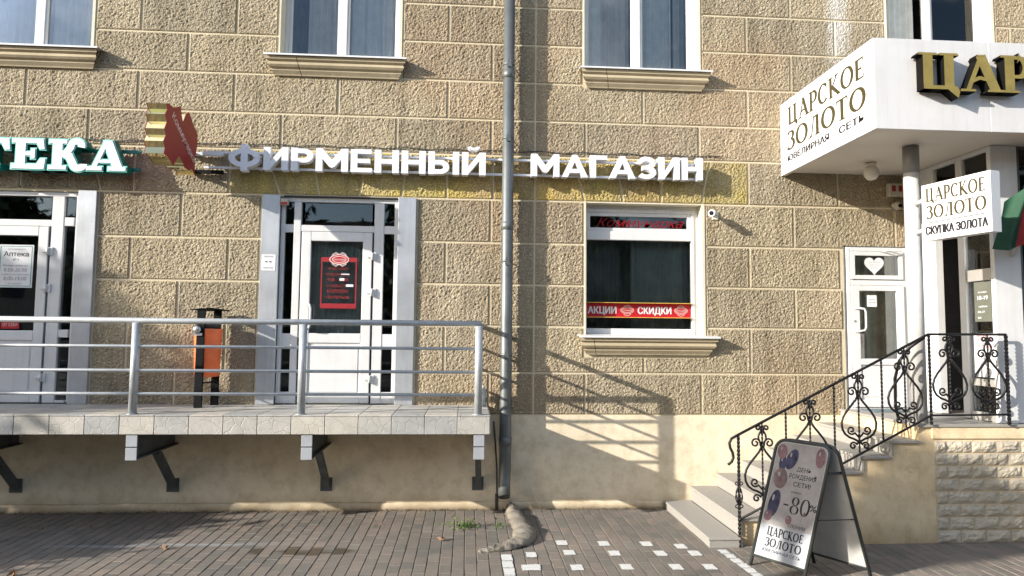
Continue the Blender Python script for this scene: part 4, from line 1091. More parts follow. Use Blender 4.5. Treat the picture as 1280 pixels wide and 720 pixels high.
# ------------------------------------------------------------------ canopy with jeweller's name
cp = empty('canopy', (5.6, 7.3, 4.25), 'boxy white entrance canopy over the jeweller doorway', 'canopy')
CX0, CX1, CY0, CZ0, CZ1 = 4.06, 8.9, 6.345, 4.245, 5.185
mb = MB(); mb.box(CX0+.02, CX1, CY0+.02, WY-.003, CZ0+.05, CZ1-.02); mb.build('box_core', 'soffit_white', cp)
xx = CX0
while xx < CX1-.1:
    b_ = min(xx+1.22, CX1); mb = MB(); mb.box(xx+.001, b_-.001, CY0, CY0+.019, CZ0, CZ1, 0, .003); mb.build('fascia_panel', 'panel_white', cp); xx = b_
mb = MB(); mb.box(CX0, CX0+.019, CY0+.0195, WY-.02, CZ0, CZ1, 0, .003); mb.build('side_panel', 'sheet_white', cp)
mb = MB(); mb.box(CX0+.02, CX1, CY0+.02, CY0+.06, CZ0-.0, CZ0+.049); mb.box(CX0+.02, CX0+.06, CY0+.061, WY-.02, CZ0, CZ0+.049); mb.build('edge_trim', 'soffit_white', cp)
lt = empty('canopy_lettering', (4.05, 7.3, 4.4), 'bronze ЦАРСКОЕ ЗОЛОТО lettering on the side of the white canopy', 'lettering')
fs_ = frame((CX0-.001, 8.26, 0), (0, -1, 0), (0, 0, 1), (-1, 0, 0))
L_ = 1.80
mb = MB(); flat_serif(mb, 'ЦАРСКОЕ', fs_, .10, 1.76, 4.845, .225, .19); mb.build('name_line', 'gold_print', lt)
mb = MB(); flat_serif(mb, 'ЗОЛОТО', fs_, .06, 1.76, 4.53, .235, .19); mb.build('name_line', 'gold_print', lt)
mb = MB(); text(mb, 'ЮВЕЛИРНАЯ', fs_, .98, .078, .001, .05, x=.56, y=4.385); text(mb, 'СЕТЬ', fs_, .48, .078, .001, .05, x=1.50, y=4.385); mb.build('small_print', 'black_print', lt)
gl = empty('gold_sign', (5.6, 6.3, 4.6), 'large raised gold letters ЦАР at the start of the shop name on canopy front', 'sign')
lay, tot = word_layout('ЦАРСКОЕ', lambda c: serif_glyph(c, .23), .10); k = 0.44
x = 4.475
for (c, xx, g, wd_) in lay:
    mb = MB(); f0 = frame((x+xx*k*1.0, CY0-.12, 4.625), (1, 0, 0), (0, 0, 1), (0, -1, 0))
    glyph(mb, g, lambda a, b_, d, f0=f0: f0(a*k*1.0, b_*.36, d), -.105, 0, 0, 1); mb.build('letter', ['gold_paint', 'gold_side'], gl)

# column, lamp, meter box, cameras
mb = MB(); mb.lathe([(.082, 0), (.082, 2.98)], (4.93, 7.08, 1.235), 'z', 28); o = mb.build('column_shaft', 'column_white')
cl = empty('column', (4.93, 7.08, 1.235), 'round white steel column holding up the canopy', 'column'); link(o, cl)
mb = MB(); mb.lathe([(.0835, 0), (.0835, .30)], (4.93, 7.08, 3.985), 'z', 28); mb.build('shaded_head', 'head_shade_grey', cl)  # canopy shadow on the column top, put in as a darker sleeve
lp = empty('ceiling_lamp', (4.93, 7.8, 4.2), 'round frosted globe lamp under the canopy', 'lamp')
mb = MB(); mb.lathe([(.001, -.17), (.05, -.16), (.08, -.12), (.09, -.08), (.08, -.03), (.055, .0)], (4.92, 7.80, 4.245), 'z', 24); mb.build('globe', 'lamp_glass', lp)
mb = MB(); mb.lathe([(.055, 0), (.06, .04)], (4.92, 7.80, 4.245), 'z', 24); mb.build('base', 'cream_paint', lp)
mt_ = empty('alarm_box', (5.6, 8.36, 4.0), 'beige alarm box with two slots beside the column top', 'alarm box')
mb = MB(); mb.box(5.48, 5.70, WY-.10, WY-.015, 4.00, 4.17, 0, .008); mb.build('case', 'plastic_beige', mt_)
mb = MB(); mb.box(5.51, 5.56, WY-.104, WY-.1005, 4.06, 4.14); mb.box(5.60, 5.65, WY-.104, WY-.1005, 4.06, 4.14); mb.build('slot', 'sign_red', mt_)
mb = MB(); mb.lathe([(.055, 0), (.055, -.05), (.03, -.09), (.001, -.1)], (5.60, WY-.016, 3.88), 'y', 18); mb.lathe([(.025, 0), (.025, -.01)], (5.60, WY-.115, 3.87), 'y', 12, 1)
one('dome_camera', mb, ['plastic_beige', 'black_paint'], 'small pale dome camera on wall below the alarm box', 'camera')
scm = empty('security_camera', (3.05, 8.2, 3.7), 'small white bullet camera beside the shop window top corner', 'camera')
mb = MB(); mb.tube([(3.16, WY-.016, 3.70), (3.16, WY-.08, 3.70), (3.12, WY-.12, 3.70)], .022, 10); mb.box(3.13, 3.21, WY-.03, WY-.012, 3.65, 3.75, 0, .004); mb.build('mount', 'cream_paint', scm)
mb = MB(); c0 = Vector((3.14, WY-.10, 3.71)); c1 = Vector((3.04, WY-.24, 3.695)); mb.tube([c0, c0.lerp(c1, .1), c1], [.03, .045, .045], 18); mb.build('barrel', 'white_pvc', scm)
mb = MB(); mb.tube([c1+(c1-c0)*.01, c1+(c1-c0)*.03], .028, 14); mb.build('lens', 'black_paint', scm)

# hanging blade sign on the column
bs = empty('hanging_sign', (4.85, 6.4, 3.1), 'white box sign ЦАРСКОЕ ЗОЛОТО СКУПКА ЗОЛОТА mounted on the column', 'sign')
A = Vector((4.77, 6.70, 0)); B = Vector((4.95, 5.98, 0)); rv = (B-A); Lw = rv.length; rv.normalize(); nv = Vector((rv.y, -rv.x, 0))
if nv.x > 0: nv = -nv
za, zb, zc, zd = 3.13, 3.715, 3.20, 3.79
z0, z1 = 3.165, 3.755
def bx(mb, u0, u1, v0, v1, d0, d1, mi=0):
    P = [tuple(A+rv*u+nv*d+Vector((0, 0, v))) for u in (u0, u1) for d in (d0, d1) for v in (v0, v1)]
    mb.add(P, [(0, 1, 3, 2), (4, 6, 7, 5), (0, 4, 5, 1), (2, 3, 7, 6), (0, 2, 6, 4), (1, 5, 7, 3)], mi)
mb = MB(); bx(mb, 0, Lw, z0, z1, -.12, -.002); mb.build('box', 'panel_white', bs)
mb = MB(); bx(mb, .006, Lw-.006, z0+.006, z1-.006, -.002, .001); mb.build('face', 'sheet_white', bs)
fb = frame(A+nv*.0015, rv, (0, 0, 1), nv)
mb = MB(); flat_serif(mb, 'ЦАРСКОЕ', fb, .05, Lw-.05, z0+.405, .135, .20); mb.build('name_line', 'gold_print', bs)
mb = MB(); flat_serif(mb, 'ЗОЛОТО', fb, .05, Lw-.05, z0+.225, .135, .20); mb.build('name_line', 'gold_print', bs)
mb = MB(); text(mb, 'СКУПКА ЗОЛОТА', fb, Lw-.08, .085, .001, .048, x=Lw/2, y=z0+.06); mb.prism([(.05, z0+.18), (Lw-.05, z0+.18), (Lw-.05, z0+.188), (.05, z0+.188)], fb, 0, .001); mb.build('small_print', 'black_print', bs)
for zz in (3.30, 3.62):
    mb = MB(); mb.tube([(4.92, 7.01, zz), tuple(A-nv*.06+Vector((0, 0, zz)))], .022, 8); mb.build('arm', 'letter_white', bs)

# ------------------------------------------------------------------ glazed vestibule
vb = empty('entrance_vestibule', (6.3, 7.6, 1.23), 'white framed glass entrance vestibule under the canopy', 'vestibule')
VX, VY = 5.75, 6.97
def vpost(y0, y1, z0=1.24, z1=4.29, name='post', mat='white_pvc', w=.10):
    mb = MB(); mb.box(VX, VX+w, y0, y1, z0, z1, 0, .004); return mb.build(name, mat, vb)
vpost(6.97, 7.0, name='post'); mb = MB(); mb.box(VX+.0, VX+.31, VY-.03, VY-.002, 1.24, 4.29, 0, .004); mb.build('corner_post', 'white_pvc', vb)
vpost(7.38, 7.48); vpost(7.86, 8.16); vpost(8.30, 8.395)
mb = MB(); mb.box(VX+.002, VX+.09, 7.0, 8.39, 3.80, 3.96, 0, .004); mb.build('door_header', 'white_pvc', vb)
mb = MB(); mb.box(VX+.002, VX+.09, 7.0, 8.39, 4.24, 4.292, 0, .004); mb.build('head_rail', 'white_pvc', vb)
mb = MB(); mb.box(VX-.004, VX+.06, 7.002, 7.358, 2.80, 2.93, 0, .004); mb.build('mid_rail', 'steel_post', vb)
mb = MB(); mb.box(VX+.002, VX+.06, 7.002, 7.358, 1.62, 1.70, 0, .004); mb.build('mid_rail', 'steel_post', vb)
mb = MB(); mb.box(VX+.002, VX+.06, 7.002, 7.358, 1.235, 1.33, 0, .004); mb.build('bottom_rail', 'steel_post', vb)
def vpane(y0, y1, z0, z1):
    mb = MB(); mb.box(VX+.03, VX+.036, y0, y1, z0, z1); mb.build('pane', 'glass', vb)
vpane(7.0, 7.36, 1.33, 1.62); vpane(7.0, 7.36, 1.7, 2.80); vpane(7.0, 7.36, 2.93, 3.8); vpane(7.0, 7.40, 3.96, 4.24); vpane(7.48, 7.9, 3.96, 4.24); vpane(7.98, 8.3, 3.96, 4.24)
mb = MB(); mb.box(VX+.004, VX+.08, 7.41, 7.47, 3.96, 4.24); mb.box(VX+.004, VX+.08, 7.91, 7.97, 3.96, 4.24); mb.build('transom_bar', 'white_pvc', vb)
# inner side, roof and front windows of the vestibule
mb = MB(); mb.add([(VX+.1, VY, 1.24), (8.8, VY, 1.24), (8.8, WY, 1.24), (VX+.1, WY, 1.24), (VX+.1, VY, 4.28), (8.8, VY, 4.28), (8.8, WY, 4.28), (VX+.1, WY, 4.28)], [(4, 5, 6, 7), (1, 2, 6, 5)]); mb.build('lining', 'dark_room', vb, recalc=False)
mb = MB(); mb.box(5.86, 8.7, 8.30, 8.34, 1.24, 4.28); mb.build('back_wall', 'dark_room', vb)
mb = MB(); mb.box(6.5, 6.56, 7.1, 8.2, 1.24, 3.6); mb.box(6.57, 7.2, 7.6, 7.64, 1.24, 2.4); mb.build('inner_partition', 'dim_room', vb)
for (a, b_, c, d, mat, nm) in ((6.10, 8.8, 4.02, 4.26, 'glass', 'pane'), (6.10, 8.8, 1.3, 3.98, 'glass', 'pane')):
    mb = MB(); mb.box(a, b_, VY+.02, VY+.026, c, d); mb.build(nm, mat, vb)
mb = MB(); mb.box(6.062, 8.8, VY-.01, VY+.04, 3.98, 4.02, 0, .003); mb.box(6.062, 8.8, VY-.01, VY+.04, 4.262, 4.29, 0, .003); mb.box(6.062, 6.10, VY-.012, VY+.05, 1.24, 4.289); mb.build('front_frame', 'steel_dark', vb)
po = empty('window_poster', (6.5, VY+.01, 1.3), 'pink and red jewellery poster in the right-hand shop window', 'poster')
mb = MB(); mb.box(6.12, 7.6, VY+.028, VY+.03, 2.95, 3.96); mb.build('upper_print', 'poster_pale', po)
mb = MB(); mb.box(6.12, 7.6, VY+.028, VY+.03, 1.35, 2.75); mb.build('lower_print', 'poster_red', po)
# notices on the vestibule glass
fv = frame((VX+.026, 0, 0), (0, -1, 0), (0, 0, 1), (-1, 0, 0))
def vnotice(name, label, y0, y1, z0, z1, mat, lines):
    e = empty(name, (VX, (y0+y1)/2, z0), label, 'notice')
    mb = MB(); mb.box(VX+.022, VX+.026, y0, y1, z0, z1); mb.build('sheet', mat, e)
    f_ = frame((VX+.022, y1, z0), (0, -1, 0), (0, 0, 1), (-1, 0, 0))
    for (s, cx, cy, wd_, hh, tm) in lines:
        mb = MB(); text(mb, s, f_, wd_*(y1-y0), hh*(z1-z0), .001, .015, x=cx*(y1-y0), y=cy*(z1-z0)); mb.build('lettering', tm, e)
simple('notice_olive', (.12, .125, .10), .4, var=.1)
vnotice('opening_hours', 'grey-green opening hours plate on the vestibule glass', 7.03, 7.28, 2.34, 2.79, 'notice_olive',
        [('10-19', .5, .55, .6, .1, 'letter_white'), ('время работы', .5, .72, .5, .04, 'letter_white'), ('суббота', .5, .36, .5, .04, 'letter_white'), ('10-17', .4, .22, .4, .05, 'letter_white'), ('вс', .3, .08, .2, .05, 'letter_white')])
vnotice('notice', 'white notice with red lettering low on the vestibule glass', 7.02, 7.31, 1.72, 2.21, 'sheet_white',
        [('ДВЕРЫ', .5, .84, .75, .10, 'sign_red_flat'), ('ЗАВОДЫ', .5, .68, .85, .10, 'sign_red_flat'), ('10-17', .6, .40, .5, .12, 'black_print'), ('обед', .5, .2, .4, .06, 'grey_print')])

# white service door with the heart sticker, in the wall plane
w = empty_part('side_door', bld)
yf = WY-.06; mb = MB()
ring(mb, 4.90, 5.715, 1.205, 3.325, .05, yf+.02, WY+.06, .004)
mb.box(4.95, 5.665, yf+.022, WY+.05, 2.83, 2.90, 0, .004)
mb.build('frame', 'white_pvc', w)
mb = MB(); a, b_ = 4.955, 5.66
ring(mb, a, b_, 2.905, 3.27, .055, yf+.004, WY+.03, .004)
ring(mb, a, b_, 1.26, 2.825, .10, yf, WY+.02, .005, wb=.09, wt=.07)
mb.box(a+.10, b_-.10, yf+.001, WY+.019, 1.80, 1.88, 0, .005); mb.box(a+.10, b_-.10, yf+.02, WY+.01, 1.35, 1.80); mb.box(a+.13, b_-.13, yf+.014, yf+.02, 1.39, 1.76, 0, .003)
mb.build('leaf', 'white_pvc', w)
pane(a+.055, b_-.055, 2.96, 3.215, yf+.03, w); pane(a+.10, b_-.10, 1.88, 2.755, yf+.03, w)
mb = MB(); mb.tube([(4.99, yf, 2.53), (4.99, yf-.05, 2.53), (5.07, yf-.07, 2.52), (5.09, yf-.07, 2.48), (5.09, yf-.07, 2.28), (5.07, yf-.07, 2.24), (4.99, yf-.05, 2.23), (4.99, yf, 2.23)], .013, 8); mb.build('handle', 'white_pvc', w)
room(4.92, 5.7, 1.21, 3.3, w, WY+.07, 1.0, 'dim_room')
mb = MB(); mb.lathe([(.014, 0), (.014, -.006)], (4.985, yf, 2.36), 'y', 10); mb.build('lock', 'galvanised', w)
mb = MB(); mb.tube([(5.37, yf-.0, 3.27), (5.45, yf-.05, 3.265), (5.66, yf+.0, 3.23)], .008, 6); mb.build('door_closer', 'galvanised', w)
mb = MB(); mb.box(4.885, 4.899, WY-.03, WY+.02, 1.20, 3.34); mb.box(4.885, 5.73, WY-.03, WY+.02, 3.327, 3.34); mb.build('seal', 'steel_dark', w)
fold_sheet(5.0, 5.60, WY+.05, 1.8, 3.25, .012, .12, 9).build('curtain', 'stucco_reflection', w)  # not a real curtain: olive sheet imitates stucco reflected in the glass
he = empty('heart_sticker', (5.28, yf, 2.97), 'white heart-shaped sticker on the pane above the side door', 'sticker')
hp = []
for i in range(40):
    t_ = 2*PI*i/40; hp.append((16*math.sin(t_)**3, 13*math.cos(t_)-5*math.cos(2*t_)-2*math.cos(3*t_)-math.cos(4*t_)))
fh = frame((5.28, yf+.028, 3.095), (1, 0, 0), (0, 0, 1), (0, -1, 0))
mb = MB(); mb.prism([(u*.0082, v*.0082) for u, v in hp], fh, 0, .002); mb.build('sheet', 'sheet_white', he)
mb = MB()
for k_, s in enumerate(('мы открыты', 'работаем', 'для вас')): text(mb, s, fh, .14-.02*k_, .014, .003, .005, x=0, y=.03-k_*.035)
mb.build('lettering', 'grey_print', he)
notice('notice', 'small white paper taped on the side door glass', 'notice', 5.17, 5.30, 2.55, 2.70, yf+.028, 'sheet_white', [('режим работы', .5, .6, .7, .1, 'grey_print'), ('10.00-19.00', .5, .3, .7, .14, 'grey_print')])

# ------------------------------------------------------------------ stairs and landing
st = empty('staircase', (3.9, 7.6, 0), 'stone steps climbing beside the wall to the jeweller landing', 'staircase')
SY = 6.90
nz = [.100, .275, .435, .590, .748, .905, 1.067]
for i, z in enumerate(nz):
    x0_ = 2.475+.331*i; x1_ = x0_+.331 if i < 6 else 4.79
    e = empty_part('step', st)
    yy = SY-.075 if i == 0 else SY-.035
    zz0 = -.012 if i == 0 else nz[i-1]+.001
    mb = MB(); mb.box(x0_, x1_+.006 if i < 6 else 4.788, yy, WY-.014, z-.028, z, 0, .004)
    mb.build('tread', 'granite', e)
    mb = MB()
    mb.box(x0_+.015, x0_+.033, yy+.012, WY-.014, zz0, z-.0285, 0); 
    if i == 0: mb.box(x0_+.034, 2.83, yy+.012, yy+.03, zz0, z-.0285)
    for yj in (7.35, 7.85): pass
    mb.build('riser', 'granite', e)
for i in range(7):      # cheek wall under each step, butted side to side
    pass
mb = MB()
for i, z in enumerate(nz):
    x0_ = 2.475+.331*i+.034; x1_ = 2.475+.331*(i+1)+.034 if i < 6 else 4.79
    mb.box(x0_, x1_-.0005, SY-.0, SY+.14, -.012, z-.0290)
mb.build('cheek_wall', 'stair_plaster', st)
mb = MB()
for i, z in enumerate(nz):
    x0_ = 2.475+.331*i+.034; x1_ = 2.475+.331*(i+1)+.034 if i < 6 else 4.79
    mb.box(x0_, x1_-.0005, SY+.1405, WY-.015, -.012, z-.0292)
mb.build('core', 'concrete', st)
ld = empty('landing', (6.4, 7.6, 0), 'plastered landing with rough stone-faced front below the vestibule', 'landing')
mb = MB(); mb.box(4.791, 9.0, SY+.0, WY-.014, -.012, 1.205); mb.build('base_wall', 'stair_plaster', ld)
mb = MB(); mb.box(4.775, 9.0, SY-.03, WY-.014, 1.2055, 1.234, 0, .004); mb.build('floor_slab', 'granite', ld)
mb = MB(); mb.box(4.93, 9.0, SY-.018, SY+.001, 1.085, 1.205, 0, .003); mb.build('plaster_band', 'stair_plaster', ld)
# split-face stones
rs = random.Random(21)
rows_ = 8; zt = 1.065; rh = zt/rows_
for r in range(rows_):
    z1_ = zt-r*rh; z0_ = z1_-rh; x = 4.955
    full = .278
    x_first = full*(.5 if r % 2 == 0 else .95)
    while x < 7.6:
        L1 = x_first if x < 4.96 else full
        x2 = x+L1; nx_, nz_ = 11, 6; mb = MB(); vs = []
        for j in range(nz_+1):
            for i in range(nx_+1):
                u, v = i/nx_, j/nz_; edge = i in (0, nx_) or j in (0, nz_)
                px = x+.006+(L1-.012)*u; pz = z0_+.006+(rh-.012)*v
                dpt = .0 if edge else .020*min(1, 4*u, 4*(1-u), 3*v, 3*(1-v))+.012*mnoise.noise(Vector((px*14, 2, pz*22)))+rs.uniform(-.004, .005)
                if not edge: px += rs.uniform(-.004, .004); pz += rs.uniform(-.003, .003)
                vs.append((px, SY-.006-dpt, pz))
        fs2 = [(j*(nx_+1)+i, j*(nx_+1)+i+1, (j+1)*(nx_+1)+i+1, (j+1)*(nx_+1)+i) for j in range(nz_) for i in range(nx_)]
        mb.add(vs, fs2)
        b0_, b1_, b2_, b3_ = vs[0], vs[nx_], vs[-1], vs[-1-nx_]
        mb.box(x+.006, x2-.006, SY-.0055, SY-.0, z0_+.006, z1_-.006)
        mb.build('facing_stone', 'stone_cream' if 'stone_cream' in MATS else 'stair_plaster', ld, recalc=False)
        x = x2
mb = MB(); mb.box(5.0, 5.72, 8.0, 8.32, 1.2355, 1.246, 0, .004); one('door_mat', mb, 'mat_blue', 'dark blue door mat on the landing before the side door', 'mat')

# wrought-iron railing
ir = empty('iron_railing', (4.2, 6.9, 0), 'black wrought-iron railing with scrolls beside the steps and landing', 'railing')
IY = SY-.055
def P3(x, z, dy=0): return (x, IY+dy, z)
HA, HB = (2.80, 1.125), (4.895, 2.19)
slope = (HB[1]-HA[1])/(HB[0]-HA[0])
def hz(x): return HA[1]+slope*(x-HA[0])
mb = MB(); c_ = [P3(2.715, .90), P3(2.745, .86), P3(2.75, .94), P3(2.71, 1.02), P3(2.73, 1.09), P3(2.80, 1.128)]
c_ = [P3(2.695, .83), P3(2.735, .86), P3(2.752, .90), P3(2.745, .95), P3(2.72, 1.0), P3(2.712, 1.05), P3(2.735, 1.095), P3(2.80, 1.13), P3(4.895, 2.19), P3(5.765, 2.195)]
mb.tube(c_, .014, 8); mb.build('handrail', 'wrought_iron', ir)
mb = MB(); mb.tube([P3(2.81, .275), P3(4.90, 1.335), P3(5.77, 1.345)], .012, 8); mb.build('bottom_rail', 'wrought_iron', ir)
def twisted(x, z0, z1, r=.011):
    mb = MB(); n_ = int((z1-z0)/.012); rings = []
    for i in range(n_+1):
        z = z0+(z1-z0)*i/n_; ph = (z-z0)*38
        rings.append([(x+r*1.3*math.cos(ph+k_*PI/2), IY+r*1.3*math.sin(ph+k_*PI/2), z) for k_ in range(4)])
    mb.quadstrip(rings, 0, False); return mb
mb = twisted(2.807, -.01, 1.125, .013)
mb.build('newel', 'wrought_iron', ir)
mb = MB()
for k_ in range(6):
    a0 = k_*PI/3; pts = [(2.807+math.cos(a0+f*2)*.035*math.sin(PI*f), IY+math.sin(a0+f*2)*.035*math.sin(PI*f), .40+.22*f) for f in [i/12 for i in range(13)]]
    mb.tube(pts, .006, 5)
for zz in (.39, .62):
    for s_ in (-1, 1):
        pts = [P3(2.807+s_*(.012+.028*math.sin(a)), zz+.018*(1-math.cos(a))) for a in [i*.45 for i in range(9)]]; mb.tube(pts, .006, 5)
mb.build('basket_knot', 'wrought_iron', ir)
def spiral(cx, cz, r0, s_, a0, turns, dirn, n_=22):
    return [P3(cx+s_*math.cos(a0+dirn*2*PI*turns*i/n_)*r0*(1-.72*i/n_), cz+math.sin(a0+dirn*2*PI*turns*i/n_)*r0*(1-.72*i/n_)) for i in range(n_+1)]
def scrollwork(x, zt, H, half=True):
    def V(v): return zt-v*H
    mb = twisted(x, zt-H, zt, .008)
    for s_ in (-1, 1):
        t_ = .0100
        # top curl
        mb.tube([P3(x+s_*.008, V(.13))]+spiral(x+s_*.042, V(.065), .030, s_, PI*1.15, 1.15, -1), t_, 6)
        # oval
        mb.tube([P3(x+s_*(.006+.034*math.sin(PI*f)), V(.09+.17*f)) for f in [i/10 for i in range(11)]], t_, 6)
        # middle curl
        mb.tube([P3(x+s_*.006, V(.31)), P3(x+s_*.02, V(.27))]+spiral(x+s_*.072, V(.245), .050, s_, PI, 1.25, -1), t_, 6)
        # spade
        sp_ = [(.006, .29), (.035, .35), (.085, .42), (.135, .49), (.172, .56), (.188, .63), (.182, .70), (.155, .76), (.11, .80), (.06, .82), (.02, .845), (.006, .87)]
        mb.tube([P3(x+s_*a, V(v)) for a, v in sp_], .0118, 7)
        # inner lower curl
        mb.tube([P3(x+s_*.006, V(.80)), P3(x+s_*.03, V(.77))]+spiral(x+s_*.085, V(.715), .046, s_, PI*1.2, 1.25, 1), t_, 6)
        # bottom curl
        mb.tube([P3(x+s_*.006, V(.845)), P3(x+s_*.02, V(.87))]+spiral(x+s_*.068, V(.905), .040, s_, PI*.9, 1.2, -1), t_, 6)
    mb.box(x-.016, x+.016, IY-.014, IY+.014, V(.30), V(.285)); mb.box(x-.016, x+.016, IY-.014, IY+.014, V(.86), V(.845))
    mb.build('scroll_panel', 'wrought_iron', ir)
for x in (3.06, 3.575, 4.105, 4.62): scrollwork(x, hz(x), .85)
for x in (3.315, 3.84, 4.365):
    twisted(x, hz(x)-.85, hz(x), .009).build('baluster', 'wrought_iron', ir)
twisted(4.90, 1.235, 2.19, .012).build('newel', 'wrought_iron', ir)
twisted(5.765, 1.235, 2.195, .015).build('newel', 'wrought_iron', ir)
for x in (5.12, 5.555): scrollwork(x, 2.192, .845)
mb = MB(); mb.tube([P3(4.87, 2.16, .02), P3(4.76, 2.05, .1), P3(4.70, 1.90, .2), P3(4.71, 1.70, .3), P3(4.74, 1.4, .35), P3(4.78, 1.24, .36)], .018, 6, flat=.5); mb.build('side_brace', 'wrought_iron', ir)

# ------------------------------------------------------------------ A-frame sign
af = empty('a_frame_sign', (3.1, 6.15, 0), 'folding black-framed pavement sign with balloon poster reading -80', 'pavement sign')
Lf = Vector((2.69, 6.32, 0)); Rf = Vector((2.97, 5.86, 0)); Lb = Vector((3.33, 6.35, 0)); Rb = Vector((3.61, 5.90, 0))
wv = (Rf-Lf).normalized(); Wd = (Rf-Lf).length; HT = 1.17
apf = (Lf+Lb)/2+Vector((0, 0, HT)); shift = Vector((-.02, 0, 0))
def leaf_side(base, top, tag_):
    upv = (top-base); Ls = upv.length; upv.normalize(); nrm = wv.cross(upv)
    return base, upv, nrm, Ls
for (base, sgn, nm) in ((Lf, 1, 'front_frame'), (Lb, -1, 'back_frame')):
    top = (Lf+Lb)/2+Vector((-.022*sgn, 0, HT)); b0, uv, nv_, Ls = leaf_side(base, top, nm)
    R_ = .09; path = [(0, 0), (0, Ls-R_)]+[(R_-R_*math.cos(a), Ls-R_+R_*math.sin(a)) for a in [PI/12*i for i in range(1, 6)]]+[(R_, Ls), (Wd-R_, Ls)]+[(Wd-R_+R_*math.sin(a), Ls-R_+R_*math.cos(a)) for a in [PI/12*i for i in range(1, 6)]]+[(Wd, Ls-R_), (Wd, 0)]
    mb = MB(); mb.tube([b0+wv*a+uv*c for a, c in path], .016, 8); mb.tube([b0+wv*.0+uv*.10, b0+wv*Wd+uv*.10], .012, 8); mb.build(nm, 'rubber_black', af)
    if sgn == 1 and nv_.x > 0 or sgn == -1 and nv_.x < 0: nv_ = -nv_
    outn = nv_
    def face(a, c, d, b0=b0, uv=uv, outn=outn): return tuple(b0+wv*a+uv*c+outn*d)
    def rr_poly(i, bot):
        r_ = R_-i; return [(i, bot), (Wd-i, bot), (Wd-i, Ls-R_)]+[(Wd-R_+r_*math.cos(a), Ls-R_+r_*math.sin(a)) for a in [PI/10*k for k in range(1, 5)]]+[(Wd-R_, Ls-i), (R_, Ls-i)]+[(R_-r_*math.sin(a), Ls-R_+r_*math.cos(a)) for a in [PI/10*k for k in range(1, 5)]]+[(i, Ls-R_)]
    mb = MB(); mb.prism(rr_poly(.014, .11), face, -.004, .002); mb.build('panel', 'board_grey', af)
    if sgn == 1:
        W_, B_ = Wd, Ls
        mb = MB(); mb.prism(rr_poly(.024, .41), face, .002, .0035); mb.build('poster', 'poster_art', af)
        mb = MB(); mb.prism([(.024, .118), (Wd-.024, .118), (Wd-.024, .4095), (.024, .4095)], face, .002, .0035); mb.build('name_plate', 'plate_white', af)
        rb_ = random.Random(2)
        for q, (cx, cy, rx, ry, an, m_) in enumerate(((.19, Ls-.17, .055, .10, -.25, 'balloon_blue'), (.105, Ls-.22, .035, .08, .1, 'balloon_blue'), (.08, Ls-.11, .05, .07, .3, 'balloon_pink'), (.115, Ls-.36, .07, .095, .1, 'balloon_mauve'),
                                                       (.46, Ls-.12, .045, .09, .1, 'balloon_pink'), (.105, Ls-.60, .055, .13, -.1, 'balloon_blue'), (.07, Ls-.72, .04, .05, 0, 'balloon_pink'), (.28, Ls-.72, .03, .04, 0, 'balloon_pink'), (.42, Ls-.64, .012, .02, 0, 'balloon_mauve'), (.45, Ls-.30, .010, .012, 0, 'balloon_blue'))):
            pts = [(cx+rx*math.cos(a)*math.cos(an)-ry*math.sin(a)*math.sin(an), cy+rx*math.cos(a)*math.sin(an)+ry*math.sin(a)*math.cos(an)) for a in [2*PI*i/20 for i in range(20)]]
            mb = MB(); mb.prism(pts, face, .0035, .0045+.0004*q); mb.build('printed_balloon', m_, af)
            pts = [(cx-rx*.25+rx*.2*math.cos(a), cy+ry*.4+ry*.22*math.sin(a)) for a in [2*PI*i/10 for i in range(10)]]
            mb = MB(); mb.prism(pts, face, .0045, .0095+.0002*q); mb.build('printed_highlight', 'poster_art', af)
        fa = lambda a, c, d, face=face: face(a, c, d+.0035)
        mb = MB(); text(mb, 'ДЕНЬ', fa, .14, .038, .001, .01, x=.33, y=Ls-.27); text(mb, 'РОЖДЕНИЯ', fa, .26, .042, .001, .01, x=.33, y=Ls-.34); text(mb, 'СЕТИ!', fa, .17, .042, .001, .01, x=.34, y=Ls-.41)
        text(mb, 'скидки до', fa, .10, .018, .001, .005, x=.30, y=Ls-.47)
        
        def cts(a): return .028+.13*abs(math.sin(a))**1.6
        fd = lambda ox: (lambda a, b_, d: fa(ox+a*.115, Ls-.66+b_*.155, d))
        glyph(mb, [('S', arc(.42, .26, .30, .24, 90, 450, 26), cts), ('S', arc(.42, .76, .24, .22, 90, 450, 26), cts)], fd(.265), 0, .001)
        glyph(mb, [('S', arc(.42, .5, .32, .48, 90, 450, 30), cts)], fd(.365), 0, .001); mb.prism([(.20, Ls-.595), (.25, Ls-.595), (.25, Ls-.582), (.20, Ls-.582)], fa, 0, .001)
        text(mb, '%', fa, .07, .06, .001, .01, x=.49, y=Ls-.60); text(mb, 'СЛОНИМ', fa, .17, .03, .001, .0, x=.37, y=Ls-.78)
        mb.build('lettering', 'black_print', af)
        mb = MB(); flat_serif(mb, 'ЦАРСКОЕ', fa, .10, Wd-.08, .315, .075, .21); flat_serif(mb, 'ЗОЛОТО', fa, .10, Wd-.08, .215, .075, .21); text(mb, 'ЮВЕЛИРНАЯ СЕТЬ', fa, .38, .026, .001, .01, x=Wd/2+.01, y=.165); mb.build('name_print', 'black_print', af)
for a_, b_, r_ in ((Rf+(apf-Lf)*.45, Rb+(apf-Lb)*.45, .005), (Rf+(apf-Lf)*.80, Rb+(apf-Lb)*.80, .012)):
    mb = MB(); mb.tube([a_, b_], r_, 6); mb.build('spreader', 'rubber_black', af)

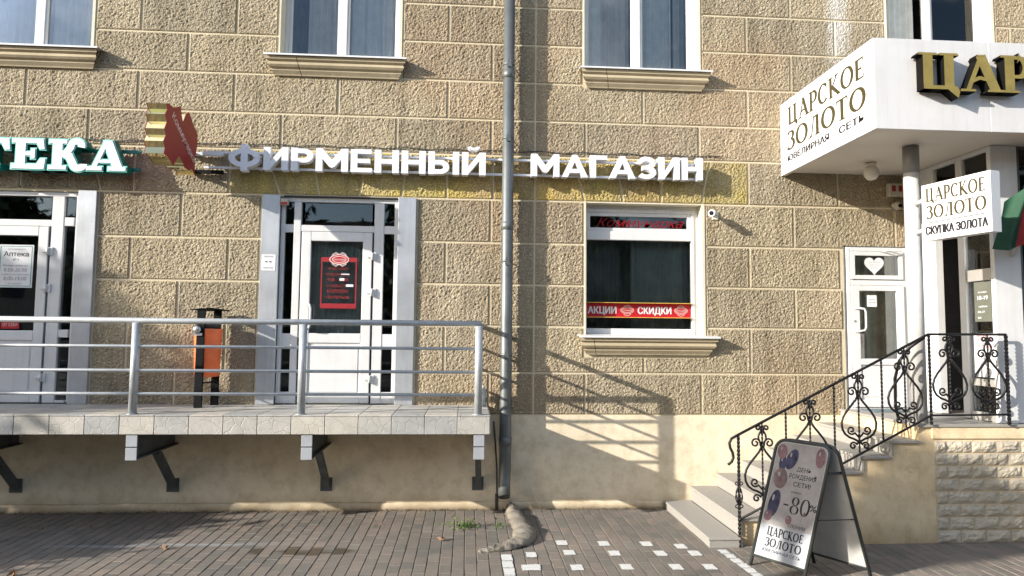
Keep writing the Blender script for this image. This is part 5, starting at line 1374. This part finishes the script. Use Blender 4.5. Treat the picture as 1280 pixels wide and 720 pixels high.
# ------------------------------------------------------------------ flag
fg = empty('flag', (5.9, 6.8, 3.2), 'furled green and red flag hanging in front of the vestibule corner', 'flag')
A0 = Vector((5.62, 6.72, 3.12)); B0 = Vector((6.30, 6.62, 4.10))
mb = MB(); mb.tube([Vector((5.95, 6.93, 3.05)), Vector((6.42, 6.50, 4.25))], .014, 8); mb.build('staff', 'column_white', fg)
def flagstrip(a, b_, mat, n_=14, m_=10):
    mb = MB(); vs = []
    for j in range(m_+1):
        v = j/m_
        for i in range(n_+1):
            u = i/n_; f = a+(b_-a)*u
            top = Vector((5.74, 6.76, 3.62)).lerp(Vector((6.40, 6.53, 4.18)), f)
            bot = Vector((5.60, 6.74, 3.11)).lerp(Vector((6.10, 6.60, 3.20)), f)
            if f < .5: bot.z += -.05*math.sin(f*2*PI)
            p_ = top.lerp(bot, v); p_.y += .05*math.sin(f*15+v*2)*(.4+v*.6); p_.x += .02*math.sin(f*9+v*3)
            vs.append(tuple(p_))
    fs3 = [(j*(n_+1)+i, j*(n_+1)+i+1, (j+1)*(n_+1)+i+1, (j+1)*(n_+1)+i) for j in range(m_) for i in range(n_)]
    mb.add(vs, fs3, 0, True); mb.build('cloth', mat, fg)
flagstrip(0, .42, 'flag_green'); flagstrip(.42, .85, 'flag_red'); flagstrip(.85, 1, 'flag_gold')

# ------------------------------------------------------------------ what stands across the street (seen only in glass and as soft shade), plus an added bush
def crown(mb, c, rx, ry, rz, n_, size, rnd, clumps=26):
    cs = []
    for k_ in range(clumps):
        d = Vector((rnd.gauss(0, 1), rnd.gauss(0, 1), rnd.gauss(0, 1))).normalized()*rnd.uniform(.3, 1)**.6
        cs.append((Vector((c[0]+d.x*rx, c[1]+d.y*ry, c[2]+d.z*rz)), rnd.uniform(.25, .5)*min(rx, rz)))
    for k_ in range(n_):
        q, r_ = rnd.choice(cs); d = Vector((rnd.gauss(0, .5), rnd.gauss(0, .5), rnd.gauss(0, .42)))*r_
        leafquad(mb, q+d, size*rnd.uniform(.6, 1.3), rnd)
def tree(x, y, h, r_, label, seed, n_=5000, cz=None, leaf=.16, group=None, ry=None):
    rnd = random.Random(seed); e = empty('tree', (x, y, 0), label, 'tree', group)
    cz = cz or h*.65; mb = MB()
    mb.tube([(x, y, -.05), (x+.05, y, h*.3), (x, y+.05, cz), (x, y, h*.9)], [.16, .12, .08, .02], 10)
    for k_ in range(9):
        a = rnd.random()*6.28; z_ = cz*rnd.uniform(.6, 1.1); mb.tube([(x, y, z_), (x+math.cos(a)*r_*.4, y+math.sin(a)*r_*.4, z_+.4), (x+math.cos(a)*r_*.8, y+math.sin(a)*r_*.8, z_+.9)], [.05, .035, .01], 6)
    mb.build('trunk', 'bark', e)
    mb = MB(); crown(mb, (x, y, cz), r_, ry or r_, (h-cz), n_, leaf, rnd); mb.build('crown', 'leaf_dark', e, recalc=False)
    return e
tree(-16.9, 3.6, 7.3, 1.5, 'street tree left of the picture whose shade reaches the left door', 31, 2600, 5.9, .13, None, .8)
tree(-7.65, 1.55, 5.7, .6, 'young street tree left of the picture shading the landing wall', 32, 1800, 5.05, .10, None, .35)
rnd = random.Random(8); e = empty('shade_shrub', (-9.2, 6.6, 0), 'dense dark bush added out of view left of the platform for shade', 'shade_shrub')  # bush added out of view to darken the paving on the left
mb = MB()
for k_ in range(9): mb.tube([(-9.2+rnd.uniform(-.3, .3), 4.4+k_*.24, -.05), (-9.2+rnd.uniform(-.6, .6), 4.4+k_*.24+rnd.uniform(-.2, .2), 1.3)], [.025, .01], 6)
mb.build('stem', 'bark', e)
mb = MB(); crown(mb, (-9.2, 5.5, 1.25), .8, 1.4, 1.25, 9000, .09, rnd, 60); mb.build('foliage', 'leaf_dark', e, recalc=False)
for k_, xx in enumerate((-22, -15, -9, -2.5, 4, 10, 17, 24)):
    tree(xx+random.uniform(-1, 1), -13+random.uniform(-1.5, 1.5), random.uniform(7, 10), random.uniform(2.6, 3.4), ('tall bushy tree at the far west end of the row across the street', 'narrow tree second from the west across the street', 'broad crowned tree third from the west across the street', 'tree straight behind the photographer across the street', 'loose crowned tree just east of the photographer across the street', 'round tree sixth from the west across the street', 'dense tree second from the east end across the street', 'last tree at the east end of the row across the street')[k_], 50+k_, 3200, None, .3, 'trees across the street')
ob = empty('opposite_building', (0, -32, 0), 'plain brown building standing across the street from the shops', 'building')
mb = MB(); mb.box(-45, 45, -42, -30, -.05, 9.5); mb.build('wall', 'opposite_wall', ob)
mb = MB(); mb.box(-45.3, 45.3, -42.3, -29.7, 9.5, 9.9); mb.build('roof', 'roof_tin', ob)
for i in range(24):
    for j in range(3):
        mb = MB(); xx = -42+i*3.6; mb.box(xx, xx+1.5, -30.03, -29.98, 1.4+j*2.9, 3.1+j*2.9); mb.build('window', 'glass_upper' if False else 'dark_room', ob)
